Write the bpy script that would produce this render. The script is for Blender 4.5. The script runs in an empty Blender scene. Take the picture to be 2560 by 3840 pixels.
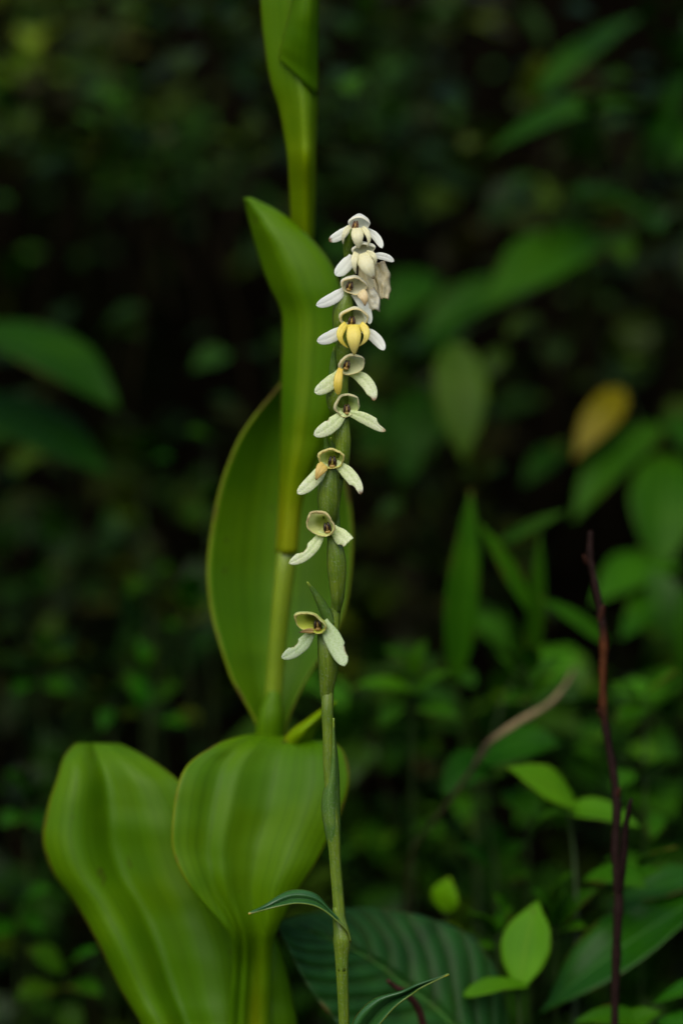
import bpy, math, random
import numpy as np
from mathutils import Vector, Matrix, noise

# ------------------------------------------------------------------ camera, world, sun, exposure
scene = bpy.context.scene
CAM_Z = 0.19          # camera height above the ground (m)
D0 = 0.74             # distance to the orchid (m)
S = 0.06e-3           # metres per photograph pixel at the orchid
cam_data = bpy.data.cameras.new('camera')
cam = bpy.data.objects.new('camera', cam_data)
scene.collection.objects.link(cam)
cam.location = (0, -D0, CAM_Z)
cam.rotation_euler = (math.radians(90), 0, 0)
cam_data.sensor_fit = 'VERTICAL'
cam_data.sensor_height = 36.0
cam_data.sensor_width = 24.0
cam_data.lens = 36.0 * D0 / (3840 * S)
cam_data.clip_start = 0.01
cam_data.clip_end = 500.0
cam_data.dof.use_dof = True
cam_data.dof.focus_distance = D0
cam_data.dof.aperture_fstop = 5.6
cam_data.dof.aperture_blades = 9
scene.camera = cam

SUN_EL, SUN_AZ = math.radians(48), math.radians(198)   # azimuth from +Y, clockwise
world = bpy.data.worlds.new('World')
scene.world = world
world.use_nodes = True
wn, wl = world.node_tree.nodes, world.node_tree.links
bg = wn['Background']
sky = wn.new('ShaderNodeTexSky')
sky.sky_type = 'NISHITA'
sky.sun_disc = False
sky.sun_elevation = SUN_EL
sky.sun_rotation = SUN_AZ
sky.air_density = 1.0
sky.dust_density = 3.0
sky.ozone_density = 0.6
wl.new(sky.outputs[0], bg.inputs[0])
bg.inputs[1].default_value = 0.10
sun_data = bpy.data.lights.new('sun', 'SUN')
sun_data.energy = 1.4
sun_data.angle = math.radians(70)
sun_data.color = (1.0, 0.97, 0.92)
sun = bpy.data.objects.new('sun', sun_data)
scene.collection.objects.link(sun)
sd = Vector((math.sin(SUN_AZ) * math.cos(SUN_EL), math.cos(SUN_AZ) * math.cos(SUN_EL), math.sin(SUN_EL)))
sun.rotation_euler = sd.to_track_quat('Z', 'Y').to_euler()
sun.location = sd * 5
vs = scene.view_settings
vs.view_transform = 'Standard'
vs.look = 'None'
vs.gamma = 1.0
vs.exposure = 0.6
vs.use_curve_mapping = False
scene.cycles.use_denoising = True
scene.cycles.max_bounces = 8
scene.cycles.transparent_max_bounces = 8

rnd = random.Random(11)
R = math.radians

# ------------------------------------------------------------------ helpers
def P(px, py, dy=0.0):
    """Point that the photograph shows at (px, py), dy millimetres behind the orchid."""
    d = dy * 1e-3
    k = (D0 + d) / D0
    return Vector(((px - 1280) * S * k, d, CAM_Z + (1920 - py) * S * k))

def lerp(a, b, t):
    return a + (b - a) * t

def ss(a, b, x):
    t = min(1, max(0, (x - a) / (b - a)))
    return t * t * (3 - 2 * t)

def catmull(pts, t):
    """pts: list of numpy-able tuples, t in 0..1"""
    n = len(pts)
    if n == 1:
        return np.array(pts[0], float)
    f = t * (n - 1)
    i = min(int(f), n - 2)
    u = f - i
    p1, p2 = np.array(pts[i], float), np.array(pts[i + 1], float)
    p0 = np.array(pts[i - 1], float) if i > 0 else 2 * p1 - p2
    p3 = np.array(pts[i + 2], float) if i + 2 < n else 2 * p2 - p1
    return 0.5 * ((2 * p1) + (-p0 + p2) * u + (2 * p0 - 5 * p1 + 4 * p2 - p3) * u * u + (-p0 + 3 * p1 - 3 * p2 + p3) * u ** 3)

class MB:
    """collects geometry for one mesh object: vertices, faces, uv and pigment per vertex"""
    def __init__(self):
        self.v, self.f, self.uv, self.c = [], [], [], []
    def grid(self, fn, nu, nv, wrap_u=False, uvfn=None):
        """fn(u, v) -> (Vector, colour); u across, v along"""
        o = len(self.v)
        cu = nu if wrap_u else nu + 1
        for j in range(nv + 1):
            for i in range(cu):
                u, v = i / nu, j / nv
                p, c = fn(u, v)
                self.v.append(tuple(p)); self.uv.append(uvfn(u, v) if uvfn else (u, v)); self.c.append((c[0], c[1], c[2], 1.0))
        for j in range(nv):
            for i in range(nu):
                a = o + j * cu + i
                b = o + j * cu + (i + 1) % cu
                self.f.append((a, b, b + cu, a + cu))
        return self
    def tube(self, pts, radii, sides=8, col=(1, 1, 1), cap=True, ribs=0, rib_amp=0.0, colfn=None):
        pts = [Vector(p) for p in pts]
        o = len(self.v)
        n = len(pts)
        ref = Vector((0.31, 0.9, 0.13)).normalized()
        for j in range(n):
            d = (pts[min(j + 1, n - 1)] - pts[max(j - 1, 0)]).normalized()
            a = d.cross(ref)
            if a.length < 1e-4:
                a = d.cross(Vector((1, 0, 0)))
            a.normalize()
            b = d.cross(a).normalized()
            for i in range(sides):
                th = 2 * math.pi * i / sides
                r = radii[j] * (1 + rib_amp * math.cos(ribs * th))
                self.v.append(tuple(pts[j] + a * (math.cos(th) * r) + b * (math.sin(th) * r)))
                self.uv.append((i / sides, j / max(1, n - 1)))
                cc = colfn(j / max(1, n - 1), th) if colfn else col
                self.c.append((cc[0], cc[1], cc[2], 1.0))
        for j in range(n - 1):
            for i in range(sides):
                a0 = o + j * sides + i
                b0 = o + j * sides + (i + 1) % sides
                self.f.append((a0, b0, b0 + sides, a0 + sides))
        if cap:
            self.f.append(tuple(o + i for i in range(sides))[::-1])
            self.f.append(tuple(o + (n - 1) * sides + i for i in range(sides)))
        return self
    def build(self, name, mat, parent=None, thick=0.0, kind=None):
        me = bpy.data.meshes.new(name)
        me.from_pydata(self.v, [], self.f)
        me.polygons.foreach_set('use_smooth', [True] * len(me.polygons))
        uvl = me.uv_layers.new(name='UVMap')
        li = np.zeros(len(me.loops), int)
        me.loops.foreach_get('vertex_index', li)
        uvl.data.foreach_set('uv', np.array(self.uv, float)[li].ravel())
        ca = me.color_attributes.new('pigment', 'FLOAT_COLOR', 'POINT')
        ca.data.foreach_set('color', np.array(self.c, float).ravel())
        me.update()
        o = bpy.data.objects.new(name, me)
        scene.collection.objects.link(o)
        me.materials.append(mat)
        if parent is not None:
            o.parent = parent
            o.matrix_parent_inverse = Matrix.Translation(-world_loc(parent))
        if thick:
            m = o.modifiers.new('thickness', 'SOLIDIFY')
            m.thickness = thick
            m.offset = 0
        if kind:
            o['kind'] = kind
        return o

def world_loc(o):
    v = Vector(o.location)
    # parents are unrotated empties: world location = own location + parents' inverse offsets
    while o.parent:
        v = v + o.matrix_parent_inverse.translation + o.parent.location
        o = o.parent
    return v

def empty(name, loc, parent=None):
    o = bpy.data.objects.new(name, None)
    o.empty_display_size = 0.01
    scene.collection.objects.link(o)
    o.location = loc
    if parent is not None:
        o.parent = parent
        o.matrix_parent_inverse = Matrix.Translation(-world_loc(parent))
    return o

def tag(o, label, cat, group=None, kind=None):
    o['label'] = label
    if cat:
        o['category'] = cat
    if group:
        o['group'] = group
    if kind:
        o['kind'] = kind
    return o

def smooth_path(ctrl, n):
    """ctrl: list of (px, py, dy, r_px) -> points, radii (metres)"""
    pts, rad = [], []
    for i in range(n + 1):
        c = catmull(ctrl, i / n)
        pts.append(P(c[0], c[1], c[2]))
        rad.append(max(0.3, c[3]) * S * (D0 + c[2] * 1e-3) / D0)
    return pts, rad

# ------------------------------------------------------------------ materials
def new_mat(name):
    m = bpy.data.materials.new(name)
    m.use_nodes = True
    m.node_tree.nodes.clear()
    return m, m.node_tree.nodes, m.node_tree.links

def nmath(n, l, op, a, b=None, clamp=False):
    k = n.new('ShaderNodeMath'); k.operation = op; k.use_clamp = clamp
    for i, x in enumerate((a, b)):
        if x is None:
            continue
        if isinstance(x, (int, float)):
            k.inputs[i].default_value = x
        else:
            l.new(x, k.inputs[i])
    return k.outputs[0]

def mixc(n, l, fac, a, b, mode='MIX'):
    k = n.new('ShaderNodeMix'); k.data_type = 'RGBA'; k.blend_type = mode
    if isinstance(fac, (int, float)):
        k.inputs[0].default_value = fac
    else:
        l.new(fac, k.inputs[0])
    for i, x in ((6, a), (7, b)):
        if isinstance(x, tuple):
            k.inputs[i].default_value = (*x[:3], 1)
        else:
            l.new(x, k.inputs[i])
    return k.outputs[2]

def ramp(n, l, x, lo, hi):
    k = n.new('ShaderNodeMapRange'); k.interpolation_type = 'SMOOTHSTEP'
    l.new(x, k.inputs[0]); k.inputs[1].default_value = lo; k.inputs[2].default_value = hi
    return k.outputs[0]

def noise_tex(n, l, coord, scale, detail=3, rough=0.55):
    t = n.new('ShaderNodeTexNoise')
    t.inputs['Scale'].default_value = scale
    t.inputs['Detail'].default_value = detail
    t.inputs['Roughness'].default_value = rough
    l.new(coord, t.inputs['Vector'])
    return t.outputs['Fac']

def surface(m, n, l, col, rough, spec, transl, tcol=None, bump=None, bump_d=0.0002, bump_s=0.5):
    out = n.new('ShaderNodeOutputMaterial')
    pr = n.new('ShaderNodeBsdfPrincipled')
    l.new(col, pr.inputs['Base Color'])
    if isinstance(rough, float):
        pr.inputs['Roughness'].default_value = rough
    else:
        l.new(rough, pr.inputs['Roughness'])
    pr.inputs['Specular IOR Level'].default_value = spec
    if bump is not None:
        b = n.new('ShaderNodeBump'); b.inputs['Distance'].default_value = bump_d; b.inputs['Strength'].default_value = bump_s
        l.new(bump, b.inputs['Height']); l.new(b.outputs[0], pr.inputs['Normal'])
    if transl > 0:
        tr = n.new('ShaderNodeBsdfTranslucent')
        l.new(tcol if tcol is not None else col, tr.inputs['Color'])
        mx = n.new('ShaderNodeMixShader'); mx.inputs[0].default_value = transl
        l.new(pr.outputs[0], mx.inputs[1]); l.new(tr.outputs[0], mx.inputs[2])
        l.new(mx.outputs[0], out.inputs[0])
    else:
        l.new(pr.outputs[0], out.inputs[0])
    return m

def petal_material(name, mottle_col, mottle=0.35, spots=0.0, transl=0.40):
    m, n, l = new_mat(name)
    at = n.new('ShaderNodeAttribute'); at.attribute_name = 'pigment'
    tc = n.new('ShaderNodeTexCoord')
    f1 = noise_tex(n, l, tc.outputs['Object'], 2600, 2)
    f2 = noise_tex(n, l, tc.outputs['Object'], 700, 3)
    f3 = noise_tex(n, l, tc.outputs['Object'], 520, 2)
    c = mixc(n, l, nmath(n, l, 'MULTIPLY', ramp(n, l, f1, 0.42, 0.66), mottle), at.outputs['Color'], mottle_col, 'MULTIPLY')
    c = mixc(n, l, nmath(n, l, 'MULTIPLY', ramp(n, l, f2, 0.5, 0.75), 0.25), c, (0.93, 0.92, 0.78), 'MULTIPLY')
    if spots:
        c = mixc(n, l, nmath(n, l, 'MULTIPLY', ramp(n, l, f3, 0.70, 0.76), spots), c, (0.25, 0.12, 0.04))
    return surface(m, n, l, c, 0.36, 0.45, transl, bump=f1, bump_d=0.00007, bump_s=0.6)

def green_material(name, a, b, rough=0.42, spec=0.4, transl=0.12, streaks=26, waxy=(0.25, 0.33, 0.22), wax=0.25, scale=140, use_pigment=False):
    """lengthwise streaked plant green"""
    m, n, l = new_mat(name)
    uv = n.new('ShaderNodeUVMap'); uv.uv_map = 'UVMap'
    tc = n.new('ShaderNodeTexCoord')
    mp = n.new('ShaderNodeMapping'); mp.inputs['Scale'].default_value = (streaks, 1.3, 1)
    l.new(uv.outputs[0], mp.inputs[0])
    st = noise_tex(n, l, mp.outputs[0], 1.0, 3)
    nz = noise_tex(n, l, tc.outputs['Object'], scale, 4)
    fine = noise_tex(n, l, tc.outputs['Object'], 2400, 2)
    c = mixc(n, l, ramp(n, l, nz, 0.35, 0.68), a, b)
    c = mixc(n, l, nmath(n, l, 'MULTIPLY', ramp(n, l, st, 0.42, 0.62), 0.45), c, tuple(x * 0.62 for x in a))
    c = mixc(n, l, nmath(n, l, 'MULTIPLY', ramp(n, l, fine, 0.5, 0.72), wax), c, waxy)
    if use_pigment:
        at = n.new('ShaderNodeAttribute'); at.attribute_name = 'pigment'
        c = mixc(n, l, 1.0, c, at.outputs['Color'], 'MULTIPLY')
    return surface(m, n, l, c, rough, spec, transl, bump=st, bump_d=0.0003, bump_s=0.4)

def blade_material(name, a, b, margin, veins=20, rough=0.38, spec=0.45, transl=0.25, midrib=None, vein_amt=0.35, tcol=(0.16, 0.30, 0.01), use_pigment=False, mid_w=0.03):
    """broad leaf: parallel veins, pale margin, mottled"""
    m, n, l = new_mat(name)
    uv = n.new('ShaderNodeUVMap'); uv.uv_map = 'UVMap'
    tc = n.new('ShaderNodeTexCoord')
    sx = n.new('ShaderNodeSeparateXYZ'); l.new(uv.outputs[0], sx.inputs[0])
    u = sx.outputs[0]
    mp = n.new('ShaderNodeMapping'); mp.inputs['Scale'].default_value = (veins, 0.7, 1)
    l.new(uv.outputs[0], mp.inputs[0])
    st = noise_tex(n, l, mp.outputs[0], 1.0, 1)
    nz = noise_tex(n, l, tc.outputs['Object'], 45, 2)
    bl = noise_tex(n, l, tc.outputs['Object'], 160, 2)
    c = mixc(n, l, ramp(n, l, nz, 0.35, 0.68), a, b)
    c = mixc(n, l, nmath(n, l, 'MULTIPLY', ramp(n, l, st, 0.45, 0.6), vein_amt), c, tuple(x * 0.6 for x in a))
    c = mixc(n, l, nmath(n, l, 'MULTIPLY', ramp(n, l, bl, 0.70, 0.76), 0.6), c, (0.05, 0.05, 0.006))
    d = nmath(n, l, 'ABSOLUTE', nmath(n, l, 'SUBTRACT', u, 0.5))
    c = mixc(n, l, nmath(n, l, 'MULTIPLY', ramp(n, l, d, 0.478, 0.497), 0.85), c, margin)
    ed = noise_tex(n, l, tc.outputs['Object'], 110, 3)
    c = mixc(n, l, nmath(n, l, 'MULTIPLY', ramp(n, l, d, 0.470, 0.492), nmath(n, l, 'MULTIPLY', ramp(n, l, ed, 0.5, 0.66), 0.8)), c, (0.10, 0.06, 0.012))
    if midrib:
        c = mixc(n, l, nmath(n, l, 'MULTIPLY', nmath(n, l, 'SUBTRACT', 1.0, ramp(n, l, d, mid_w * 0.3, mid_w)), 0.8), c, midrib)
    if use_pigment:
        at = n.new('ShaderNodeAttribute'); at.attribute_name = 'pigment'
        c = mixc(n, l, 1.0, c, at.outputs['Color'], 'MULTIPLY')
    tq = mixc(n, l, 1.0, tcol, at.outputs['Color'], 'MULTIPLY') if use_pigment else tcol
    t = mixc(n, l, 0.6, c, tq)
    return surface(m, n, l, c, rough, spec, transl, tcol=t, bump=st, bump_d=0.0003, bump_s=0.25)

def pigment_material(name, rough=0.45, spec=0.4, transl=0.15, scale=300, contrast=0.5):
    m, n, l = new_mat(name)
    at = n.new('ShaderNodeAttribute'); at.attribute_name = 'pigment'
    tc = n.new('ShaderNodeTexCoord')
    nz = noise_tex(n, l, tc.outputs['Object'], scale, 4)
    c = mixc(n, l, nmath(n, l, 'MULTIPLY', ramp(n, l, nz, 0.4, 0.68), contrast), at.outputs['Color'], (0.45, 0.4, 0.35), 'MULTIPLY')
    return surface(m, n, l, c, rough, spec, transl, bump=nz, bump_d=0.0005, bump_s=0.5)

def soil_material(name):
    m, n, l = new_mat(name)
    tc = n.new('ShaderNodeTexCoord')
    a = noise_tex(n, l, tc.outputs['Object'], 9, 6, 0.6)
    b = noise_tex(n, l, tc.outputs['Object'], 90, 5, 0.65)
    c = mixc(n, l, ramp(n, l, b, 0.35, 0.7), (0.0012, 0.0010, 0.0006), (0.004, 0.003, 0.0016))  # far darker than real soil: shade of the bank put into the colour
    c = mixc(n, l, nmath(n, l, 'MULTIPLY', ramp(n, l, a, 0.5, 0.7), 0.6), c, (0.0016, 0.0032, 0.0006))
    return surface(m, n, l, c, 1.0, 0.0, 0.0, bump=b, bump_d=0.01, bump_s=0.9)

M = {}
M['petal_white'] = petal_material('petal_white', (0.88, 0.95, 0.84), 0.25, 0.15)
M['petal_green'] = petal_material('petal_greenish', (0.70, 0.82, 0.42), 0.6, 0.15)
M['hood'] = petal_material('hood_skin', (0.95, 0.93, 0.76), 0.3, 0.4, 0.42)
M['lip'] = petal_material('lip_skin', (0.93, 0.84, 0.5), 0.3, 0.3)
M['anther'] = pigment_material('anther_skin', 0.35, 0.5, 0.0, 1800, 0.5)
M['withered'] = petal_material('withered_skin', (0.88, 0.80, 0.6), 0.5, 0.25, 0.45)
M['stem'] = green_material('orchid_stem', (0.095, 0.17, 0.008), (0.145, 0.22, 0.011), rough=0.4, scale=260)
M['ovary'] = green_material('orchid_ovary', (0.105, 0.185, 0.012), (0.16, 0.235, 0.016), rough=0.36, spec=0.4, wax=0.28, waxy=(0.3, 0.38, 0.26), scale=260)
M['bract'] = green_material('orchid_bract', (0.07, 0.16, 0.018), (0.11, 0.20, 0.018), rough=0.4, wax=0.3, scale=260, use_pigment=True)
M['orchid_leaf'] = blade_material('orchid_leaf', (0.020, 0.085, 0.018), (0.03, 0.11, 0.02), (0.17, 0.24, 0.03), veins=12, rough=0.3, spec=0.6, transl=0.15, use_pigment=True)
M['broad'] = blade_material('broad_leaf', (0.056, 0.152, 0.0005), (0.080, 0.180, 0.0005), (0.15, 0.19, 0.004), veins=34, rough=0.42, spec=0.12, vein_amt=0.30, tcol=(0.11, 0.27, 0.001), transl=0.22, use_pigment=True)
M['broad_stem'] = green_material('broad_stem', (0.155, 0.245, 0.006), (0.20, 0.29, 0.01), rough=0.33, spec=0.5, streaks=10, scale=60, wax=0.1)
M['bright'] = blade_material('bright_leaf', (0.060, 0.20, 0.001), (0.085, 0.25, 0.002), (0.10, 0.22, 0.004), veins=9, rough=0.5, spec=0.10, vein_amt=0.2, tcol=(0.08, 0.24, 0.001), transl=0.25, midrib=(0.10, 0.22, 0.004), use_pigment=True)
M['dark_leaf'] = blade_material('dark_leaf', (0.014, 0.070, 0.0008), (0.024, 0.096, 0.001), (0.026, 0.10, 0.002), veins=9, rough=0.45, spec=0.06, transl=0.18, midrib=(0.03, 0.11, 0.003), tcol=(0.04, 0.16, 0.001), use_pigment=True)
M['glossy'] = blade_material('glossy_leaf', (0.008, 0.055, 0.001), (0.014, 0.075, 0.001), (0.03, 0.09, 0.01), veins=7, rough=0.33, spec=0.16, transl=0.12, midrib=(0.04, 0.12, 0.02), tcol=(0.04, 0.14, 0.01), use_pigment=True)
M['ribbed'] = blade_material('ribbed_leaf', (0.010, 0.052, 0.005), (0.017, 0.068, 0.007), (0.03, 0.08, 0.02), veins=5, rough=0.45, spec=0.12, transl=0.1, vein_amt=0.2, midrib=(0.05, 0.14, 0.015), tcol=(0.04, 0.12, 0.02), use_pigment=True, mid_w=0.018)
M['yellow_leaf'] = blade_material('yellow_leaf', (0.15, 0.135, 0.001), (0.18, 0.155, 0.002), (0.15, 0.11, 0.003), veins=9, spec=0.1, transl=0.2, midrib=(0.15, 0.14, 0.01), tcol=(0.16, 0.15, 0.002), use_pigment=True)
M['twig'] = pigment_material('twig_bark', 0.7, 0.1, 0.0, 900, 0.8)
M['dry'] = pigment_material('dry_stalk', 0.7, 0.2, 0.05, 500, 0.6)
M['undergrowth'] = pigment_material('undergrowth_leaf', 0.36, 0.10, 0.2, 120, 0.5)
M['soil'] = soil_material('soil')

W = (1, 1, 1)

# ------------------------------------------------------------------ ground
def ground_h(x, y):
    h = 0.9 * ss(0.30, 1.25, y + 0.10 * math.sin(2.1 * x + 0.6)) + 0.45 * max(0.0, y - 1.25)
    r = math.hypot(x * 0.8, min(0.0, y + 0.2))
    h += 0.8 * ss(2.0, 7.0, r) + 0.10 * max(0.0, r - 7.0)  # unseen rise at the sides and behind the camera, shaped to block low skylight
    h += 0.030 * noise.noise(Vector((x * 5, y * 5, 1.7))) * ss(0.05, 0.4, abs(y) + abs(x))
    h += 0.010 * noise.noise(Vector((x * 19, y * 19, 4.1)))
    return h

def axis_samples(lim, fine, n_f, n_c):
    a = list(np.linspace(-fine, fine, n_f))
    t = np.linspace(0, 1, n_c + 1)[1:]
    o = fine + (lim - fine) * t ** 2.5
    return sorted([-v for v in o] + a + list(o))

xs = axis_samples(60, 1.6, 90, 26)
ys = axis_samples(60, 1.6, 90, 26)
g = MB()
for y in ys:
    for x in xs:
        g.v.append((x, y, ground_h(x, y))); g.uv.append((x, y)); g.c.append((1, 1, 1, 1))
nx = len(xs)
for j in range(len(ys) - 1):
    for i in range(nx - 1):
        a = j * nx + i
        g.f.append((a, a + 1, a + nx + 1, a + nx))
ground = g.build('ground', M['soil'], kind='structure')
ground['label'] = 'dark forest soil, coloured near black for shade, rising to a shaded bank behind the plants'

# ------------------------------------------------------------------ blades traced row by row
def blade_fn(rows, prof, amp=1.0, colfn=None):
    """rows: (xl, yl, xr, yr, dy, a): edges of the blade in photograph pixels, its depth, depth of its cross-section;
    prof: cross-section, mm, over u"""
    prof2 = [(p,) for p in prof]
    def fn(u, v):
        r = catmull(rows, v)
        px, py = lerp(r[0], r[2], u), lerp(r[1], r[3], u)
        dy = r[4] + r[5] * amp * catmull(prof2, u)[0]
        dy += 0.4 * noise.noise(Vector((px * 0.004, py * 0.003, r[4])))
        return P(px, py, dy), (colfn(u, v) if colfn else W)
    return fn

def rows_xy(tab, dys, amps):
    n = len(tab)
    out = []
    for i, (y, a, b) in enumerate(tab):
        t = i / (n - 1)
        out.append((a, y, b, y, catmull([(d,) for d in dys], t)[0], catmull([(q,) for q in amps], t)[0]))
    return out

# ---- the tall broad-leaved plant behind the orchid
bp_base = P(985, 4700, 45); bp_base.z = ground_h(bp_base.x, bp_base.y)
broad = tag(empty('broad_leaved_plant', bp_base),
            'tall yellow-green plant with broad clasping leaves on one thick stem behind the orchid', 'plant')
pts, rad = smooth_path([(985, 4720, 45, 40), (975, 4200, 45, 38), (962, 3700, 44, 34), (968, 3400, 50, 32), (1000, 2950, 56, 36), (1022, 2650, 56, 34),
                        (1042, 2400, 55, 34), (1062, 2200, 54, 37), (1073, 2095, 54, 37), (1080, 2020, 54.5, 25), (1100, 1700, 55, 22), (1120, 1300, 56, 22),
                        (1134, 900, 58, 30), (1140, 600, 53, 28), (1140, 300, 51, 24), (1135, 0, 50, 26), (1130, -350, 50, 16), (1130, -500, 50, 4)], 90)
MB().tube(pts, rad, 16).build('stem', M['broad_stem'], broad)

def tone(c0, c1, along=True):
    return lambda u, v: tuple(lerp(c0[k], c1[k], v if along else u) for k in range(3))

# leaf C: large ellipse behind the stem
rows = rows_xy([(2800, 985, 1060), (2690, 950, 1085), (2557, 874, 1145), (2432, 829, 1225), (2307, 794, 1288), (2147, 777, 1316), (1977, 794, 1322),
                (1816, 829, 1302), (1655, 892, 1262), (1548, 963, 1222), (1450, 1045, 1180), (1370, 1105, 1130)],
               [60, 66, 72, 74, 74], [0.4, 1, 1.3, 1.2, 0.3])
MB().grid(blade_fn(rows, [-6, -2, 1.5, 2.5, 0.5, -1, -3]), 24, 44).build('leaf', M['broad'], broad, 0.0005)
# its base wraps the stem
pts, rad = smooth_path([(1028, 2560, 56, 20), (1024, 2625, 55, 34), (1020, 2650, 55, 42), (1014, 2700, 55, 50), (1008, 2770, 56, 54), (1000, 2860, 58, 50)], 18)
MB().tube(pts, rad, 16).build('sheath', M['broad'], broad)
# leaf B: clasps the stem as a sheath and folds along its midrib
rows = [(1034, 2078, 1114, 2078, 53.6, 0.9), (1042, 1980, 1121, 1980, 53.6, 1.0), (1046, 1900, 1130, 1900, 53.5, 1.0), (1051, 1800, 1155, 1800, 52.5, 0.9), (1053, 1680, 1205, 1680, 51, 0.9), (1054, 1570, 1238, 1570, 50, 0.9),
        (1056, 1450, 1266, 1450, 50, 0.9), (1058, 1320, 1284, 1320, 50, 0.9), (1058, 1180, 1288, 1180, 50, 1.0), (1012, 1075, 1274, 1080, 50, 1.2),
        (975, 975, 1240, 990, 51, 1.3), (946, 872, 1160, 890, 52, 1.2), (928, 797, 1055, 800, 54, 0.8), (916, 742, 940, 742, 56, 0.3)]
def pale_base(u, v):
    k = (1 - ss(0.12, 0.42, v)) + 0.55 * math.exp(-((u - lerp(0.45, 0.30, v)) / 0.13) ** 2) * (1 - ss(0.3, 0.8, v))
    k = min(1.0, k)
    k2 = 1 - ss(0.05, 0.25, v)
    return (lerp(1, 2.4, k) * lerp(1, 1.5, k2), lerp(1, 1.45, k) * lerp(1, 1.2, k2), 1 + 6 * k2)
MB().grid(blade_fn(rows, [4.5, 0.8, -2.0, -2.9, -2.9, -2.7, -2.2, -0.8], 1.0, pale_base), 30, 54).build('leaf', M['broad'], broad, 0.0004)
# leaf A: sheath at the top of the frame opening into a blade
rows = [(1098, 930, 1172, 930, 58, 0.6), (1090, 740, 1180, 740, 53, 0.9), (1082, 600, 1182, 600, 48, 1.0), (1070, 520, 1184, 520, 48, 1.0), (1047, 400, 1189, 400, 48, 1.0),
        (1018, 315, 1191, 315, 48, 0.9), (998, 205, 1191, 205, 48, 0.8), (985, 90, 1189, 90, 48, 0.8), (977, -20, 1186, -20, 48, 0.8), (972, -180, 1182, -180, 50, 0.8),
        (985, -340, 1165, -340, 52, 0.8), (1040, -520, 1130, -520, 55, 0.6), (1085, -620, 1095, -620, 58, 0.3)]
MB().grid(blade_fn(rows, [3, 1.0, -0.5, -2.2, -3.6, -3.6, -2, 2.5], 1.0, lambda u, v: tuple(lerp(1, q, (1 - ss(0.15, 0.5, v)) * 0.7 + 0.3 * math.exp(-((u - 0.62) / 0.12) ** 2)) for q in (2.2, 1.5, 1))), 26, 44).build('leaf', M['broad'], broad, 0.0005)
# inner leaf wrapped by leaf A
rows = [(1046, 222, 1189, 360, 45, 0.6), (1056, 170, 1191, 240, 43, 0.8), (1078, 90, 1192, 120, 41, 1.0), (1098, 0, 1193, -10, 40, 1.0), (1110, -200, 1200, -220, 40, 1.0), (1140, -480, 1180, -480, 42, 0.6)]
MB().grid(blade_fn(rows, [3, -0.5, -2, -1.5, 2]), 14, 22).build('leaf', M['broad'], broad, 0.0005)
# leaf D: big low leaf whose tip bends back
rows = [(700, 4300, 960, 4300, 40, 0.6), (600, 4020, 965, 4020, 42, 0.8), (530, 3840, 958, 3840, 44, 1.0), (461, 3725, 952, 3725, 46, 1.0), (367, 3537, 945, 3560, 48, 1.1), (282, 3384, 915, 3420, 50, 1.1),
        (195, 3264, 880, 3320, 51, 1.1), (162, 3144, 836, 3210, 52, 1.1), (180, 3030, 780, 3090, 53, 1.0), (216, 2920, 690, 2950, 55, 1.0), (243, 2838, 570, 2855, 59, 0.9),
        (285, 2792, 460, 2796, 66, 0.7), (320, 2795, 430, 2797, 74, 0.5)]
MB().grid(blade_fn(rows, [-1, -4.5, -3.2, 2.2, 1.2, -0.6, -0.8, 0.2, 1], 1.0), 32, 50).build('leaf', M['broad'], broad, 0.0005)
# leaf E: cupped leaf in front with a curled yellow tip
rows = [(840, 4300, 1010, 4300, 40, 0.5), (858, 3840, 1010, 3840, 40, 0.5), (868, 3700, 1012, 3700, 39, 0.5), (874, 3600, 1016, 3600, 38, 0.6), (868, 3525, 1024, 3530, 36, 0.7), (830, 3462, 1046, 3470, 34, 0.8),
        (724, 3341, 1112, 3346, 33, 1.0), (672, 3255, 1172, 3255, 33, 1.0), (645, 3172, 1218, 3170, 34, 1.0), (648, 3059, 1275, 3059, 35, 1.0), (668, 2939, 1308, 2939, 37, 1.0),
        (710, 2862, 1302, 2856, 40, 0.9), (808, 2796, 1262, 2792, 44, 0.8), (905, 2762, 1175, 2775, 49, 0.6), (985, 2756, 1105, 2768, 55, 0.4)]
narrow = lambda u, v: (lerp(lerp(0.3, 0.7, u), u, ss(0.28, 0.45, v)), v)
brown_base = lambda u, v: tuple(lerp(1, q, (1 - ss(0.0, 0.3, v)) * math.exp(-((u - 0.66) / 0.22) ** 2)) for q in (2.0, 1.02, 1))
leafE = MB().grid(blade_fn(rows, [-3, -2, 0.2, -0.8, 1.5, 2.6, 1.0, -1, -0.6, 1], 1.0, brown_base), 36, 54, uvfn=narrow)
leafE = leafE.build('leaf', M['broad'], broad, 0.0005)
rows = [(1058, 2790, 1150, 2806, 47, 0.5), (1078, 2756, 1166, 2778, 45, 0.8), (1104, 2730, 1180, 2744, 44, 1.0), (1146, 2702, 1196, 2716, 44, 1.0), (1188, 2672, 1216, 2688, 46, 0.8), (1228, 2648, 1238, 2658, 50, 0.4), (1258, 2630, 1260, 2633, 54, 0.2)]
ytip = lambda u, v: (3.0, 1.9, 1.0)
MB().grid(blade_fn(rows, [4, -1, -3, -1, 3], 1.0, ytip), 12, 18).build('curled_tip', M['broad'], leafE, 0.0004)
# leaf F: lower sheath edge
rows = [(988, 3470, 1018, 3475, 50, 0.4), (984, 3560, 1050, 3560, 48, 0.8), (982, 3660, 1078, 3660, 47, 1.0), (980, 3760, 1098, 3760, 47, 1.0), (978, 3860, 1114, 3860, 46, 1.0), (975, 4150, 1115, 4150, 46, 1.0)]
MB().grid(blade_fn(rows, [-2, -3, -2, 0, 4]), 12, 24).build('leaf', M['broad'], broad, 0.0005)

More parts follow.
